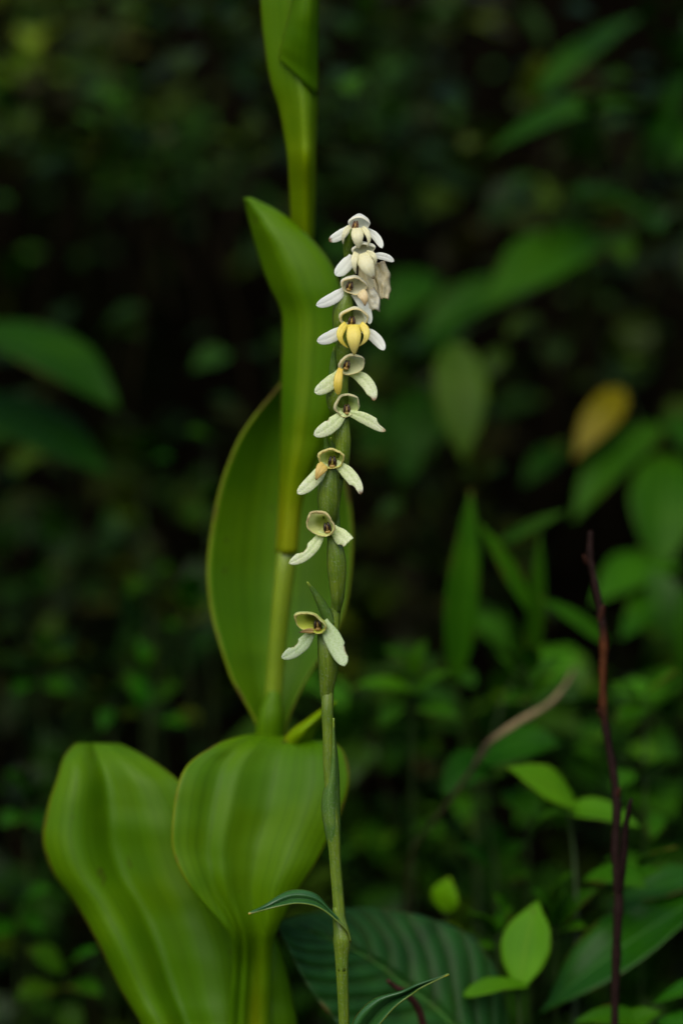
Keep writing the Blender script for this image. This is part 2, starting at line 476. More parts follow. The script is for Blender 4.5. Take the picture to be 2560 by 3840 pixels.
# ------------------------------------------------------------------ generic leaves from base to tip
def leaf_geo(mb, b, t, w, normal, droop=0.1, fold=0.25, shape='ovate', nu=6, nv=10, wave=0.03, col=W, peak=0.42, seed=0.0):
    """a curved leaf from b to t; normal: the way its upper face looks"""
    b, t = Vector(b), Vector(t)
    ax = t - b
    L = ax.length
    axn = ax.normalized()
    side = axn.cross(Vector(normal))
    if side.length < 1e-5:
        side = axn.cross(Vector((1, 0.2, 0)))
    side.normalize()
    nrm = side.cross(axn).normalized()
    def fn(u, v):
        if shape == 'blade':
            hw = (min(1, v / 0.15) ** 0.6) * max(0.0, 1 - ((v - 0.2) / 0.8) ** 2.2 if v > 0.2 else 1) * 0.5 + 0.0
        elif shape == 'oblong':
            hw = 0.5 * max(0.0, math.sin(math.pi * min(1, v * 0.96 + 0.02))) ** 0.55
        else:
            e = math.log(0.5) / math.log(peak)
            hw = 0.5 * max(0.0, math.sin(math.pi * v ** e)) ** 0.85
            hw *= 1 - 0.25 * ss(0.75, 1.0, v)
        s = (u - 0.5) * 2
        hw *= 1 + 0.10 * noise.noise(Vector((v * 5 + seed, s * 1.5, seed * 3.1)))
        p = b + axn * (L * v) + side * (s * hw * w) + side * (0.05 * w * math.sin(3 * v + seed * 5))
        p += nrm * (droop * L * (4 * v * (1 - v)) * 1.0)
        p += nrm * (fold * w * hw * 1.0 * abs(s) ** 1.3)
        p += nrm * (wave * w * math.sin(7 * v + 2.2 * s + seed) * abs(s))
        c = col(u, v) if callable(col) else col
        return p, c
    mb.grid(fn, nu, nv)

PLANT_TONE = {}   # leaf colour multiplier, by plant name
def leaf_px(parent, bx, by, tx, ty, w, dyb, dyt, mat, normal=(0, -0.65, 0.75), name='leaf', col=W, thick=0.0003, stalk=None, **kw):
    k_ = PLANT_TONE.get(parent.name, 1.0)
    col = tuple(q * k_ for q in col)
    mb = MB()
    wm = w * S * (D0 + 0.5e-3 * (dyb + dyt)) / D0
    leaf_geo(mb, P(bx, by, dyb), P(tx, ty, dyt), wm, normal, nu=8, nv=16, col=col, seed=bx * 0.01, **kw)
    return mb.build(name, M[mat], parent, thick)

def plant_at(name, px, py, dy, label, cat, group=None):
    b = P(px, py, dy)
    b.z = ground_h(b.x, b.y)
    return tag(empty(name, b), label, cat, group), b

def stalk(parent, ctrl, mat='stalk_green', name='stem', sides=7, n=24, base=None, col=W):
    pts, rad = smooth_path(ctrl, n)
    if base is not None:
        # carry the stem on down to the soil
        p0, r0 = pts[0], rad[0]
        k = 8
        low = [Vector(base).lerp(p0, (i / k)) + Vector((0, 0, -0.004 if i == 0 else 0)) for i in range(k)]
        pts = low + pts
        rad = [r0 * lerp(1.15, 1.0, i / k) for i in range(k)] + rad
    return MB().tube(pts, rad, sides, col).build(name, M[mat], parent)

M['stalk_green'] = green_material('stalk_green', (0.018, 0.045, 0.004), (0.03, 0.06, 0.005), streaks=6, scale=90, wax=0.1)

# ------------------------------------------------------------------ ribbed leaf plant at the foot
rib_p, b = plant_at('ribbed_leaf_plant', 2120, 4250, 60, 'low plant with one broad dark blue-green corrugated leaf behind the orchid stem', 'plant')
def ribbed_fn(u, v):
    # v from base (lower right) to tip (upper left); u across, 0 = upper edge
    mid = catmull([(1900, 4080), (1760, 3920), (1640, 3790), (1510, 3690), (1400, 3605), (1290, 3545), (1170, 3495), (1045, 3462)], v)
    up = catmull([(1905, 4070), (1895, 3760), (1800, 3545), (1660, 3462), (1500, 3418), (1350, 3405), (1190, 3422), (1040, 3458)], v)
    lo = catmull([(1895, 4090), (1640, 4080), (1470, 4010), (1330, 3900), (1230, 3800), (1150, 3690), (1090, 3575), (1042, 3468)], v)
    s = (u - 0.5) * 2
    q = lerp(mid, up, -s) if s < 0 else lerp(mid, lo, s)
    a = abs(s)
    ph = 10.5 * v ** 1.15 - 2.8 * a ** 1.2 + 0.4 + 0.25 * noise.noise(Vector((v * 4, s * 2, 3.3)))
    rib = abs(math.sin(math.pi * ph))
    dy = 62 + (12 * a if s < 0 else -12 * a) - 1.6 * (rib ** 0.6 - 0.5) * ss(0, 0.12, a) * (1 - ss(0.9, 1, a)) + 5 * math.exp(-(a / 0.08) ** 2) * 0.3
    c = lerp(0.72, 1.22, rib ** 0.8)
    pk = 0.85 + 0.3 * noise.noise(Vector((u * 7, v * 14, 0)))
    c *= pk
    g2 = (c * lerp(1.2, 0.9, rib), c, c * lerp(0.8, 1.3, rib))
    return P(q[0], q[1], dy), g2
mb = MB().grid(ribbed_fn, 44, 110)
mb.build('leaf', M['ribbed'], rib_p, 0.0004)
stalk(rib_p, [(1935, 4150, 62, 14), (1900, 4080, 63, 12), (1800, 3962, 63, 10)], base=b)

# ------------------------------------------------------------------ seedlings with bright leaves
sd1, b = plant_at('seedling', 2085, 4150, 85, 'young seedling with bright oval leaves beside the dark forked twig', 'seedling')
stalk(sd1, [(2165, 3620, 95, 9), (2160, 3400, 98, 8), (2150, 3200, 100, 7), (2130, 3060, 100, 6)], base=b, col=W)
leaf_px(sd1, 2165, 3035, 1895, 2872, 170, 100, 88, 'bright', normal=(-0.15, -0.7, 0.75), droop=0.05, fold=0.15, col=(1.1, 1.05, 1))
leaf_px(sd1, 2105, 3050, 2400, 3100, 130, 100, 92, 'bright', normal=(0.1, -0.6, 0.8), droop=0.12, fold=0.2, col=(0.75, 0.8, 1))
leaf_px(sd1, 2110, 3045, 1985, 3150, 110, 104, 112, 'bright', normal=(0, -0.4, 0.9), droop=0.1, col=(0.4, 0.5, 0.8))

sd2, b = plant_at('seedling', 1945, 4150, 70, 'small seedling with one upright bright leaf over the corrugated leaf edge', 'seedling')
stalk(sd2, [(1950, 3900, 70, 9), (1945, 3800, 70, 8), (1935, 3700, 70, 7)], base=b)
leaf_px(sd2, 1940, 3720, 2020, 3380, 190, 70, 78, 'bright', normal=(-0.2, -0.85, 0.45), droop=0.03, fold=0.12, peak=0.5)
leaf_px(sd2, 1975, 3695, 1742, 3738, 92, 70, 62, 'bright', normal=(0, -0.5, 0.85), droop=0.1, fold=0.15, shape='oblong', col=(0.7, 0.75, 0.9))

# ------------------------------------------------------------------ twigs and stalks
tw_b = P(2305, 4150, 55); tw_b.z = ground_h(tw_b.x, tw_b.y)
twig = tag(empty('dead_twig', tw_b), 'thin dark red-brown leafless twig standing upright with a short forked side branch', 'twig')
def twig_col(t, th):
    k = 0.6 + 0.6 * noise.noise(Vector((t * 9, math.cos(th), 3.0)))
    red = ss(0.47, 0.53, t) * (1 - ss(0.64, 0.7, t))
    return tuple(max(0.004, lerp(a, c, red) * (0.7 + 0.5 * k)) for a, c in zip((0.018, 0.008, 0.006), (0.070, 0.022, 0.006)))
pts, rad = smooth_path([(2305, 4400, 55, 17), (2303, 3840, 52, 16), (2312, 3500, 50, 18), (2318, 3350, 50, 20), (2306, 3200, 50, 17), (2310, 3000, 50, 17), (2285, 2820, 50, 15), (2262, 2680, 50, 16), (2258, 2520, 50, 15),
                        (2262, 2420, 50, 17), (2250, 2300, 50, 15), (2222, 2150, 50, 13), (2210, 2090, 50, 13), (2212, 2005, 50, 10), (2208, 1992, 50, 4)], 90)
rad = [r * (1 + 0.16 * math.sin(i * 1.9) * math.sin(i * 0.7)) for i, r in enumerate(rad)]
MB().tube(pts, rad, 9, colfn=twig_col).build('main_stem', M['twig'], twig)
pts, rad = smooth_path([(2318, 3360, 50, 15), (2336, 3230, 47, 14), (2345, 3100, 45, 12), (2362, 3010, 43, 8), (2368, 2995, 43, 3)], 22)
MB().tube(pts, rad, 8, col=(0.016, 0.007, 0.006)).build('side_branch', M['twig'], twig)
for (x, y, tx, ty, r) in ((2200, 2115, 2186, 2082, 9), (2248, 2330, 2262, 2268, 13), (2254, 2690, 2240, 2660, 10), (2308, 3000, 2322, 2955, 10)):
    pts, rad = smooth_path([(x, y, 50, r), (lerp(x, tx, .6), lerp(y, ty, .6), 49, r * 0.9), (tx, ty, 48, r * 0.4)], 6)
    MB().tube(pts, rad, 7, col=(0.05, 0.018, 0.010)).build('bud_stub', M['twig'], twig)

gs_b = P(1490, 3500, 130); gs_b.z = ground_h(gs_b.x, gs_b.y)
gst = tag(empty('dry_grass_stalk', gs_b), 'bent tan dry grass stalk arching through the weeds', 'grass stalk')
def dry_col(t, th):
    k = ss(0.45, 0.62, t)
    n_ = 0.95 + 0.5 * noise.noise(Vector((t * 14, 0, 0)))
    return tuple(lerp(a, c, k) * n_ for a, c in zip((0.035, 0.024, 0.010), (0.24, 0.18, 0.085)))
gp = [gs_b, P(1530, 3260, 125)]
pts, rad = smooth_path([(1560, 3160, 120, 13), (1640, 3060, 115, 14), (1760, 2900, 110, 15), (1800, 2830, 110, 17), (1840, 2780, 110, 16), (1940, 2710, 112, 18), (2050, 2645, 118, 15), (2110, 2580, 130, 10), (2150, 2510, 145, 6)], 44)
MB().tube([Vector(p) for p in gp] + pts, [5 * S] * 2 + [r * (0.45 + 0.3 * ss(0, 0.4, i / len(rad))) for i, r in enumerate(rad)], 9, colfn=dry_col).build('stalk', M['dry'], gst)
MB().tube([P(1790, 2850, 110), P(1806, 2826, 110), P(1815, 2812, 110)], [12 * S, 15 * S, 12 * S], 9, (0.09, 0.06, 0.035)).build('node', M['dry'], gst)

st2_b = P(1620, 4050, 50); st2_b.z = ground_h(st2_b.x, st2_b.y)
st2 = tag(empty('broken_stick', st2_b), 'short broken dark stick lying over the corrugated leaf', 'stick')
pts, rad = smooth_path([(1620, 4050, 48, 16), (1585, 3840, 45, 15), (1560, 3770, 43, 14), (1515, 3720, 40, 12), (1480, 3700, 39, 10), (1452, 3676, 38, 8)], 24)
MB().tube(pts, rad, 8, colfn=lambda t, th: (0.045, 0.016, 0.012)).build('stick', M['twig'], st2)

# ------------------------------------------------------------------ the orchid
ob = P(1295, 4700, 2); ob.z = ground_h(ob.x, ob.y)
orchid = tag(empty('flowering_orchid', ob), 'slender orchid spike with small white and yellow hooded flowers on a green stem', 'orchid')
pts, rad = smooth_path([(1296, 4720, 2, 22), (1294, 4100, 2, 20), (1289, 3840, 1, 18), (1281, 3620, 0, 22), (1274, 3480, 0, 22), (1268, 3380, 0, 20), (1256, 3230, 0, 20), (1251, 3130, 0, 22), (1244, 3020, 0, 19),
                        (1232, 2880, 0, 19), (1229, 2740, 0, 19), (1227, 2640, 0, 21), (1234, 2520, 2, 18), (1248, 2400, 3, 17), (1256, 2310, 3, 17), (1262, 2200, 3, 18), (1254, 2050, 4, 17), (1250, 1940, 4, 17),
                        (1268, 1800, 4, 17), (1282, 1680, 4, 17), (1280, 1560, 4, 17), (1280, 1440, 4, 17), (1284, 1320, 4, 17), (1292, 1200, 4, 16), (1302, 1080, 4, 16), (1304, 980, 4, 15), (1308, 900, 4, 14), (1322, 855, 4, 10)], 150)
rad = [r * 1.1 * (1 + 0.07 * noise.noise(Vector((i * 0.22, 1.0, 0)))) for i, r in enumerate(rad)]
MB().tube(pts, rad, 14, ribs=7, rib_amp=0.03).build('stem', M['stem'], orchid)

def petal_geo(mb, base, tip, w, bend=0.0, d0=0.0, d1=-1.0, dmid=0.0, convex=0.14, shape='oblong', bites=(), ca=(0.8, 0.82, 0.76), cb=None, tipcol=None, nu=12, nv=26, bitecol=(0.42, 0.27, 0.12), roll=0.0, seed=0.0, trunc=1.0):
    """flat-ish petal in photograph pixels; depth in mm"""
    b, t = np.array(base, float), np.array(tip, float)
    ax = t - b
    L = np.hypot(*ax)
    pn = np.array((-ax[1], ax[0])) / L
    cb = cb or ca
    def mid(v):
        return b + ax * v + pn * (bend * L * 4 * v * (1 - v))
    def fn(u, v):
        s = (u - 0.5) * 2
        v2 = v * trunc
        m0 = mid(v2)
        dv = mid(min(1.0, v2 + 0.01)) - mid(max(0, v2 - 0.01))
        dn = np.array((-dv[1], dv[0])); dn /= np.hypot(*dn) + 1e-9
        if shape == 'oblong':
            hw = lerp(0.6, 1.0, ss(0, 0.4, v2)) * (1 - max(0.0, (v2 - 0.45) / 0.55) ** 2.8) ** 0.58
        elif shape == 'tongue':
            hw = lerp(0.75, 1.0, ss(0, 0.3, v2)) * (1 - 0.9 * max(0, (v2 - 0.35) / 0.65) ** 1.7)
        else:  # lance
            hw = lerp(0.7, 1.0, ss(0, 0.25, v2)) * (1 - 0.96 * v2 ** 1.6)
        hw = max(hw, 0.02)
        edge = 1.0
        br = 0.0
        for (v0, v1, sd_, dep) in bites:
            if s * sd_ > 0 and v0 < v2 < v1:
                k = math.sin(math.pi * (v2 - v0) / (v1 - v0)) ** 0.45
                jag = 0.85 + 0.3 * noise.noise(Vector((v2 * 30, seed, sd_)))
                edge = min(edge, 1 - dep * k * jag)
                br = max(br, k * ss(0.75, 1.0, abs(s)))
        wob = 1 + 0.05 * noise.noise(Vector((v2 * 6, seed + s * 2, 2.0)))
        q = m0 + dn * (s * hw * edge * wob * w * 0.5)
        dy = 0.10 * math.exp(-(s / 0.22) ** 2) + lerp(d0, d1, v2) + dmid * 4 * v2 * (1 - v2) + convex * (s * s) * hw * w * S * 1e3 * 0.5 + roll * s * hw
        if trunc < 1 and v > 0.9:
            q = q + ax / L * (6 * noise.noise(Vector((s * 3.1, seed, 7.0))))
        c = [lerp(ca[k], cb[k], v2) for k in range(3)]
        if tipcol is not None:
            kk = ss(0.86, 0.98, v + 0.06 * noise.noise(Vector((s * 2, seed, 0))))
            c = [lerp(c[k], tipcol[k], kk) for k in range(3)]
        if br:
            c = [lerp(c[k], bitecol[k], 0.8 * br) for k in range(3)]
        return P(q[0], q[1], dy), c
    mb.grid(fn, nu, nv)

def hood_geo(mb, cx, cy, rx, ry, rot=0.0, lift=0.6, depth=4.5, dy0=-3.0, fwd=0.5, side=0.0, outer=(0.8, 0.82, 0.78), rim=(0.8, 0.70, 0.32), inner=(0.62, 0.66, 0.48), back=None, tears=(), brown=0.0, seed=0.0, flare=0.0):
    """bowl that opens towards the viewer: outside shell, rolled rim, inside shell"""
    back = back or inner
    cr, sr = math.cos(rot), math.sin(rot)
    nr, ns = 11, 44
    def point(a, t, inside):
        f = (1 - t ** 2.3) ** 0.62
        if inside:
            f *= 0.93
        wob = 1 + 0.10 * noise.noise(Vector((math.cos(a) * 1.3, math.sin(a) * 1.3, seed))) + 0.035 * math.cos(5 * a - 2.5 * math.pi) + 0.04 * noise.noise(Vector((math.cos(a) * 6, math.sin(a) * 6, seed + 5)))
        tr = 0.0
        for (a0, wd, dp) in tears:
            d = abs((a - a0 + math.pi) % (2 * math.pi) - math.pi)
            if d < wd:
                tr = max(tr, dp * (1 - (d / wd) ** 2) * (0.75 + 0.5 * noise.noise(Vector((a * 9, seed, 3)))))
        te = t + (1 - t) * tr            # torn rims start further back
        f = (1 - te ** 2.3) ** 0.62 * ((0.93 - 0.15 * max(0.0, math.cos(a - 2.5)) ** 2 * (1 - te)) if inside else 1.0) * (0.92 + 0.16 * math.sin(math.pi * min(1.0, te * 1.5)))
        lx = rx * math.cos(a) * f * wob * (1 + flare * (1 - te) ** 2)
        ly = ry * math.sin(a) * f * wob * (1 + flare * (1 - te) ** 2)
        px = cx + lx * cr - ly * sr + side * rx * te
        py = cy - (lx * sr + ly * cr) - lift * ry * (te ** 1.1)
        dy = dy0 - fwd * math.sin(a) * (1 - te) + depth * te ** 1.25 * (0.92 if inside else 1.0)
        return P(px, py, dy), te
    def fn(u, v):
        a = 2 * math.pi * u
        if v <= 0.2:                      # rolled rim, seen from outside
            t = 0.16 * (1 - v / 0.2)
            p, te = point(a, t, False)
            c = [lerp(rim[k], outer[k], 0.25 + 0.6 * ss(0.0, 0.16, te)) for k in range(3)]
            rimness = 1 - ss(0.0, 0.12, t)
        else:                             # the bowl itself
            t = (v - 0.2) / 0.8
            p, te = point(a, t, True)
            c = [lerp(rim[k], inner[k], ss(0.0, 0.25, te)) for k in range(3)]
            up = ss(0.1, 0.8, math.sin(a)) * ss(0.2, 0.5, te)
            c = [lerp(c[k], outer[k], 0.6 * up) for k in range(3)]
            c = [lerp(c[k], back[k], ss(0.6, 0.95, te)) for k in range(3)]
            rimness = 1 - ss(0.0, 0.12, t)
        if brown:
            k2 = brown * rimness * ss(-0.15, 0.25, noise.noise(Vector((a * 2.4, seed * 3, 1.0))))
            c = [lerp(c[k], (0.22, 0.11, 0.035)[k], k2) for k in range(3)]
        return p, c
    mb.grid(fn, ns, 20, wrap_u=True)

def ellipsoid(mb, c, r, col, rot=0.0, n=8, m=10):
    cr, sr = math.cos(rot), math.sin(rot)
    def fn(u, v):
        a, b = 2 * math.pi * u, math.pi * v
        lx, ly, lz = r[0] * math.cos(a) * math.sin(b), r[1] * math.cos(b), r[2] * math.sin(a) * math.sin(b)
        return P(c[0] + lx * cr - ly * sr, c[1] - lx * sr - ly * cr, c[2] + lz), col
    mb.grid(fn, m, n, wrap_u=True)

def anther_geo(mb, x, y, d, s=1.0, rot=0.0, dark=(0.045, 0.018, 0.006), mid=(0.42, 0.27, 0.05)):
    s *= 1.12; d -= 0.5
    c_, s_ = math.cos(rot), math.sin(rot)
    def at(lx, ly):
        return x + (lx * c_ - ly * s_) * s, y - (lx * s_ + ly * c_) * s
    a = at(-7, 0); ellipsoid(mb, (*a, d), (5.2 * s, 16 * s, 0.5 * s), dark, rot - 0.20)
    a = at(7, 0); ellipsoid(mb, (*a, d), (5.8 * s, 17 * s, 0.5 * s), dark, rot + 0.20)
    a = at(0, -3); ellipsoid(mb, (*a, d - 0.25), (3.4 * s, 11 * s, 0.4 * s), mid, rot)
    a = at(0, -16); ellipsoid(mb, (*a, d + 0.1), (10 * s, 6 * s, 0.6 * s), (0.38, 0.24, 0.06), rot)

def ovary_geo(mb, ctrl, n=20):
    pts, rad = smooth_path(ctrl, n)
    rad[0] *= 0.6; rad[1] *= 0.75; rad[2] *= 0.88
    mb.tube(pts, rad, 20, ribs=6, rib_amp=0.07)

WH, WH2 = (0.88, 0.90, 0.83), (0.86, 0.90, 0.80)
CR, CR2 = (0.84, 0.82, 0.52), (0.87, 0.87, 0.66)
YE, YE2 = (0.90, 0.78, 0.13), (0.91, 0.83, 0.30)
GW, GW2 = (0.74, 0.84, 0.42), (0.86, 0.90, 0.68)
BR = (0.30, 0.17, 0.07)

def flower(hood, anther, petals, lips, ovary, label, pmat='petal_white', tag_anther=True):
    f = empty('flower', P(hood['cx'], hood['cy'], 0), orchid)
    f['label'] = label
    mb = MB(); hood_geo(mb, **hood); mb.build('hood', M['hood'], f)
    if anther:
        mb = MB(); anther_geo(mb, **anther); mb.build('anther', M['anther'], f)
    for p in petals:
        mb = MB(); petal_geo(mb, **p); mb.build('petal', M[pmat], f, 0.00018)
    if lips:
        mb = MB()
        for p in lips:
            petal_geo(mb, **p)
        mb.build('lip', M['lip'], f, 0.00025)
    if ovary:
        mb = MB(); ovary_geo(mb, ovary); mb.build('ovary', M['ovary'], f)
    return f

# F1, topmost
flower(dict(cx=1346, cy=842, rx=41, ry=27, lift=1.35, depth=4.2, dy0=-3.4, rot=-0.12, side=0.05, inner=(0.86, 0.88, 0.78), rim=(0.90, 0.87, 0.64), outer=WH, seed=1.0),
       dict(x=1332, y=842, d=-2.4, s=0.85, rot=-0.15, dark=(0.12, 0.05, 0.02), mid=(0.5, 0.3, 0.08)),
       [dict(base=(1310, 852), tip=(1231, 902), w=37, bend=-0.07, d0=-1.5, d1=-3, ca=WH, cb=WH2, tipcol=BR, seed=1, trunc=0.97),
        dict(base=(1376, 862), tip=(1432, 931), w=29, bend=-0.10, d0=-1.5, d1=-3, ca=WH, seed=2)],
       [dict(base=(1337, 856), tip=(1344, 930), w=45, d0=-4.2, d1=-4.6, dmid=-1.2, shape='tongue', ca=CR, cb=CR2, seed=3, convex=0.3),
        dict(base=(1312, 850), tip=(1286, 914), w=22, bend=0.13, d0=-4.0, d1=-4.4, dmid=-1, shape='lance', ca=CR, cb=CR2, seed=4, convex=0.3),
        dict(base=(1358, 854), tip=(1376, 926), w=24, bend=-0.20, d0=-4.0, d1=-4.6, dmid=-1, shape='lance', ca=CR, cb=CR2, seed=5, convex=0.3)],
       [(1304, 985, 2, 12), (1303, 940, 1, 17), (1306, 900, 0, 18), (1318, 868, -1, 14), (1330, 850, -1, 9)], 'topmost white flower with a domed hood at the spike tip')
# F2, below it
flower(dict(cx=1362, cy=940, rx=44, ry=24, lift=1.2, depth=4.0, dy0=-4.4, rot=0.08, inner=(0.82, 0.82, 0.66), rim=(0.87, 0.84, 0.60), outer=WH, back=(0.6, 0.52, 0.28), seed=2.0),
       None,
       [dict(base=(1322, 960), tip=(1256, 1032), w=50, bend=-0.05, d0=-2.4, d1=-4.5, ca=WH, cb=WH2, seed=6),
        dict(base=(1396, 960), tip=(1476, 981), w=27, bend=-0.10, d0=-3, d1=-3, ca=WH, seed=7)],
       [dict(base=(1356, 952), tip=(1401, 1044), w=58, bend=0.02, d0=-5.2, d1=-6, dmid=-1.4, shape='tongue', ca=CR, cb=CR2, seed=8, convex=0.3, tipcol=(0.5, 0.38, 0.2)),
        dict(base=(1336, 948), tip=(1335, 1026), w=28, bend=0.10, d0=-5, d1=-5.6, dmid=-1.2, shape='lance', ca=CR, cb=CR2, seed=9, convex=0.3),
        dict(base=(1374, 946), tip=(1402, 1000), w=22, bend=-0.30, d0=-5, d1=-5.4, dmid=-1.2, shape='lance', ca=CR, cb=CR2, seed=10, convex=0.3)],
       [(1300, 1080, 2, 12), (1310, 1030, 0, 18), (1325, 985, -1, 17), (1345, 955, -2, 11)], 'white flower with three cream lip lobes just under the topmost flower')

# withered flower hanging beside the spike
wf = empty('flower', P(1400, 1060, 2), orchid)
wf['label'] = 'withered papery beige flower crumpled against the spike'
def wither(ax_pts, wid, seed, d0, col0, col1, cr=1.0):
    def fn(u, v):
        m0 = catmull(ax_pts, v)
        w_ = catmull([(q,) for q in wid], v)[0]
        s = (u - 0.5) * 2
        px = m0[0] + s * w_ * 0.5 + 5 * cr * noise.noise(Vector((s * 2.2, v * 5, seed)))
        py = m0[1] + 8 * s * s * (1 if v > 0.5 else -1) + 6 * cr * noise.noise(Vector((s * 2.5, v * 4, seed + 9)))
        dy = d0 + 1.0 * s * s + 0.8 * noise.noise(Vector((s * 2.0, v * 3, seed + 3))) + 0.12 * math.sin(11 * s + seed + 3 * v)
        k = 0.5 + 0.5 * noise.noise(Vector((s * 3, v * 7, seed + 6)))
        e = ss(0.86, 1.0, abs(s)) * 0.4 + 0.4 * (1 - ss(0.0, 0.12, v))
        c = [lerp(lerp(col0[q], col1[q], k), (0.28, 0.17, 0.08)[q], e) for q in range(3)]
        return P(px, py, dy), c
    return fn
MB().grid(wither([(1414, 985), (1425, 1035), (1432, 1075), (1436, 1118)], [54, 72, 62, 40], 1.0, -0.5, (0.84, 0.76, 0.46), (0.93, 0.88, 0.64)), 18, 26).build('withered_petal', M['withered'], wf, 0.0002)
MB().grid(wither([(1362, 1005), (1374, 1055), (1392, 1105), (1402, 1162)], [36, 60, 58, 44], 4.0, -2.2, (0.82, 0.74, 0.44), (0.92, 0.87, 0.62), 0.6), 18, 26).build('withered_petal', M['withered'], wf, 0.0002)
MB().grid(wither([(1384, 1085), (1394, 1115), (1400, 1138), (1404, 1160)], [30, 50, 48, 30], 7.0, -3.4, (0.86, 0.84, 0.66), (0.88, 0.88, 0.74), 0.3), 14, 18).build('withered_petal', M['withered'], wf, 0.0002)
mb = MB(); ovary_geo(mb, [(1300, 1130, 4, 10), (1330, 1090, 3, 14), (1358, 1050, 2, 12), (1380, 1020, 1, 7)]); mb.build('ovary', M['ovary'], wf)

# F3
flower(dict(cx=1327, cy=1074, rx=51, ry=33, lift=1.05, depth=4.8, dy0=-4.6, rot=-0.18, side=-0.08, inner=(0.84, 0.82, 0.58), rim=(0.88, 0.75, 0.32), outer=WH, seed=3.0, brown=0.25),
       dict(x=1311, y=1070, d=-3.2, s=0.92, rot=-0.25),
       [dict(base=(1296, 1082), tip=(1185, 1145), w=43, bend=-0.07, d0=-2.5, d1=-5, ca=WH, cb=WH, seed=11),
        dict(base=(1322, 1100), tip=(1386, 1216), w=38, bend=-0.10, d0=-2.5, d1=-3.5, ca=WH, cb=WH2, seed=12)],
       [dict(base=(1350, 1094), tip=(1367, 1146), w=42, bend=-0.12, d0=-5.2, d1=-5.6, dmid=-0.8, shape='lance', ca=(0.82, 0.72, 0.42), cb=(0.74, 0.56, 0.3), tipcol=BR, seed=13, convex=0.3)],
       [(1282, 1290, 3, 22), (1283, 1225, 0, 36), (1286, 1160, -1, 38), (1296, 1110, -1.5, 28), (1308, 1085, -2, 16)], 'white flower with a yellow-rimmed hood beside the withered flower', )
# F4, the yellow-lipped one
flower(dict(cx=1325, cy=1196, rx=54, ry=37, lift=0.95, depth=5.0, dy0=-4.6, rot=0.0, side=-0.03, inner=(0.84, 0.86, 0.58), rim=(0.88, 0.74, 0.22), outer=(0.82, 0.80, 0.68), seed=4.0, brown=0.12),
       dict(x=1318, y=1202, d=-3.0, s=1.0, rot=-0.05),
       [dict(base=(1288, 1228), tip=(1188, 1279), w=46, bend=-0.09, d0=-2, d1=-4.5, ca=WH2, cb=WH, seed=14),
        dict(base=(1358, 1236), tip=(1440, 1314), w=41, bend=-0.09, d0=-2, d1=-4, ca=WH2, cb=WH, seed=15)],
       [dict(base=(1325, 1218), tip=(1328, 1329), w=53, d0=-5.6, d1=-5.8, dmid=-1.6, shape='tongue', ca=YE, cb=YE2, seed=16, convex=0.3),
        dict(base=(1298, 1214), tip=(1304, 1304), w=31, bend=0.30, d0=-5.2, d1=-5.6, dmid=-1.2, shape='lance', ca=YE, cb=YE, seed=17, convex=0.3),
        dict(base=(1352, 1214), tip=(1346, 1298), w=31, bend=-0.30, d0=-5.2, d1=-5.6, dmid=-1.2, shape='lance', ca=YE, cb=YE2, seed=18, convex=0.3)],
       [(1282, 1400, 3, 20), (1284, 1340, 1, 28), (1290, 1280, 0, 28), (1302, 1235, -1, 24), (1312, 1210, -2, 14)], 'flower with three bright yellow lip lobes under its round hood')
# F5
flower(dict(cx=1316, cy=1371, rx=50, ry=37, lift=0.75, depth=4.8, dy0=-4.4, rot=0.30, side=0.05, inner=(0.86, 0.88, 0.52), rim=(0.90, 0.80, 0.34), outer=(0.78, 0.76, 0.55), seed=5.0, brown=0.5, tears=((-0.1, 0.9, 0.22),)),
       dict(x=1300, y=1366, d=-3.2, s=0.92, rot=-0.2),
       [dict(base=(1276, 1395), tip=(1179, 1472), w=52, bend=-0.07, d0=-2, d1=-5, ca=GW, cb=GW2, seed=19),
        dict(base=(1312, 1396), tip=(1402, 1504), w=48, bend=-0.16, d0=-2, d1=-4, ca=GW, cb=GW2, seed=20, tipcol=BR, bites=((0.84, 1.0, 1, 0.45),))],
       [dict(base=(1277, 1382), tip=(1269, 1480), w=30, bend=0.06, d0=-5, d1=-5.6, dmid=-1.4, shape='oblong', ca=(0.82, 0.64, 0.12), cb=YE, seed=21, convex=0.3)],
       [(1276, 1580, 3, 22), (1264, 1510, 0, 40), (1266, 1450, -1, 40), (1284, 1402, -1.5, 26), (1296, 1380, -2, 14)], 'flower left with a single yellow lip lobe and a torn hood', 'petal_green')
# F6
flower(dict(cx=1300, cy=1522, rx=49, ry=41, lift=0.55, depth=4.8, dy0=-4.4, rot=0.45, inner=(0.74, 0.88, 0.34), rim=(0.90, 0.84, 0.48), outer=(0.74, 0.72, 0.45), back=(0.55, 0.66, 0.12), seed=6.0, brown=0.6, tears=((-1.2, 0.8, 0.25), (0.1, 0.4, 0.12))),
       dict(x=1300, y=1532, d=-2.6, s=1.0, rot=0.0, mid=(0.4, 0.26, 0.08)),
       [dict(base=(1288, 1548), tip=(1177, 1632), w=54, bend=-0.07, d0=-3.4, d1=-5.5, ca=GW, cb=GW2, seed=22, bites=((0.40, 0.52, 1, 0.22),)),
        dict(base=(1308, 1548), tip=(1445, 1618), w=43, bend=-0.05, d0=-3.4, d1=-4, ca=GW, cb=GW2, seed=23, bites=((0.68, 1.0, -1, 0.75),), tipcol=(0.62, 0.5, 0.3))],
       [],
       [(1284, 1790, 3, 18), (1285, 1720, 0, 26), (1286, 1650, -1, 29), (1288, 1590, -1.5, 22), (1296, 1550, -2, 12)], 'flower without lip whose pale petal has a bitten notch near its tip', 'petal_green')
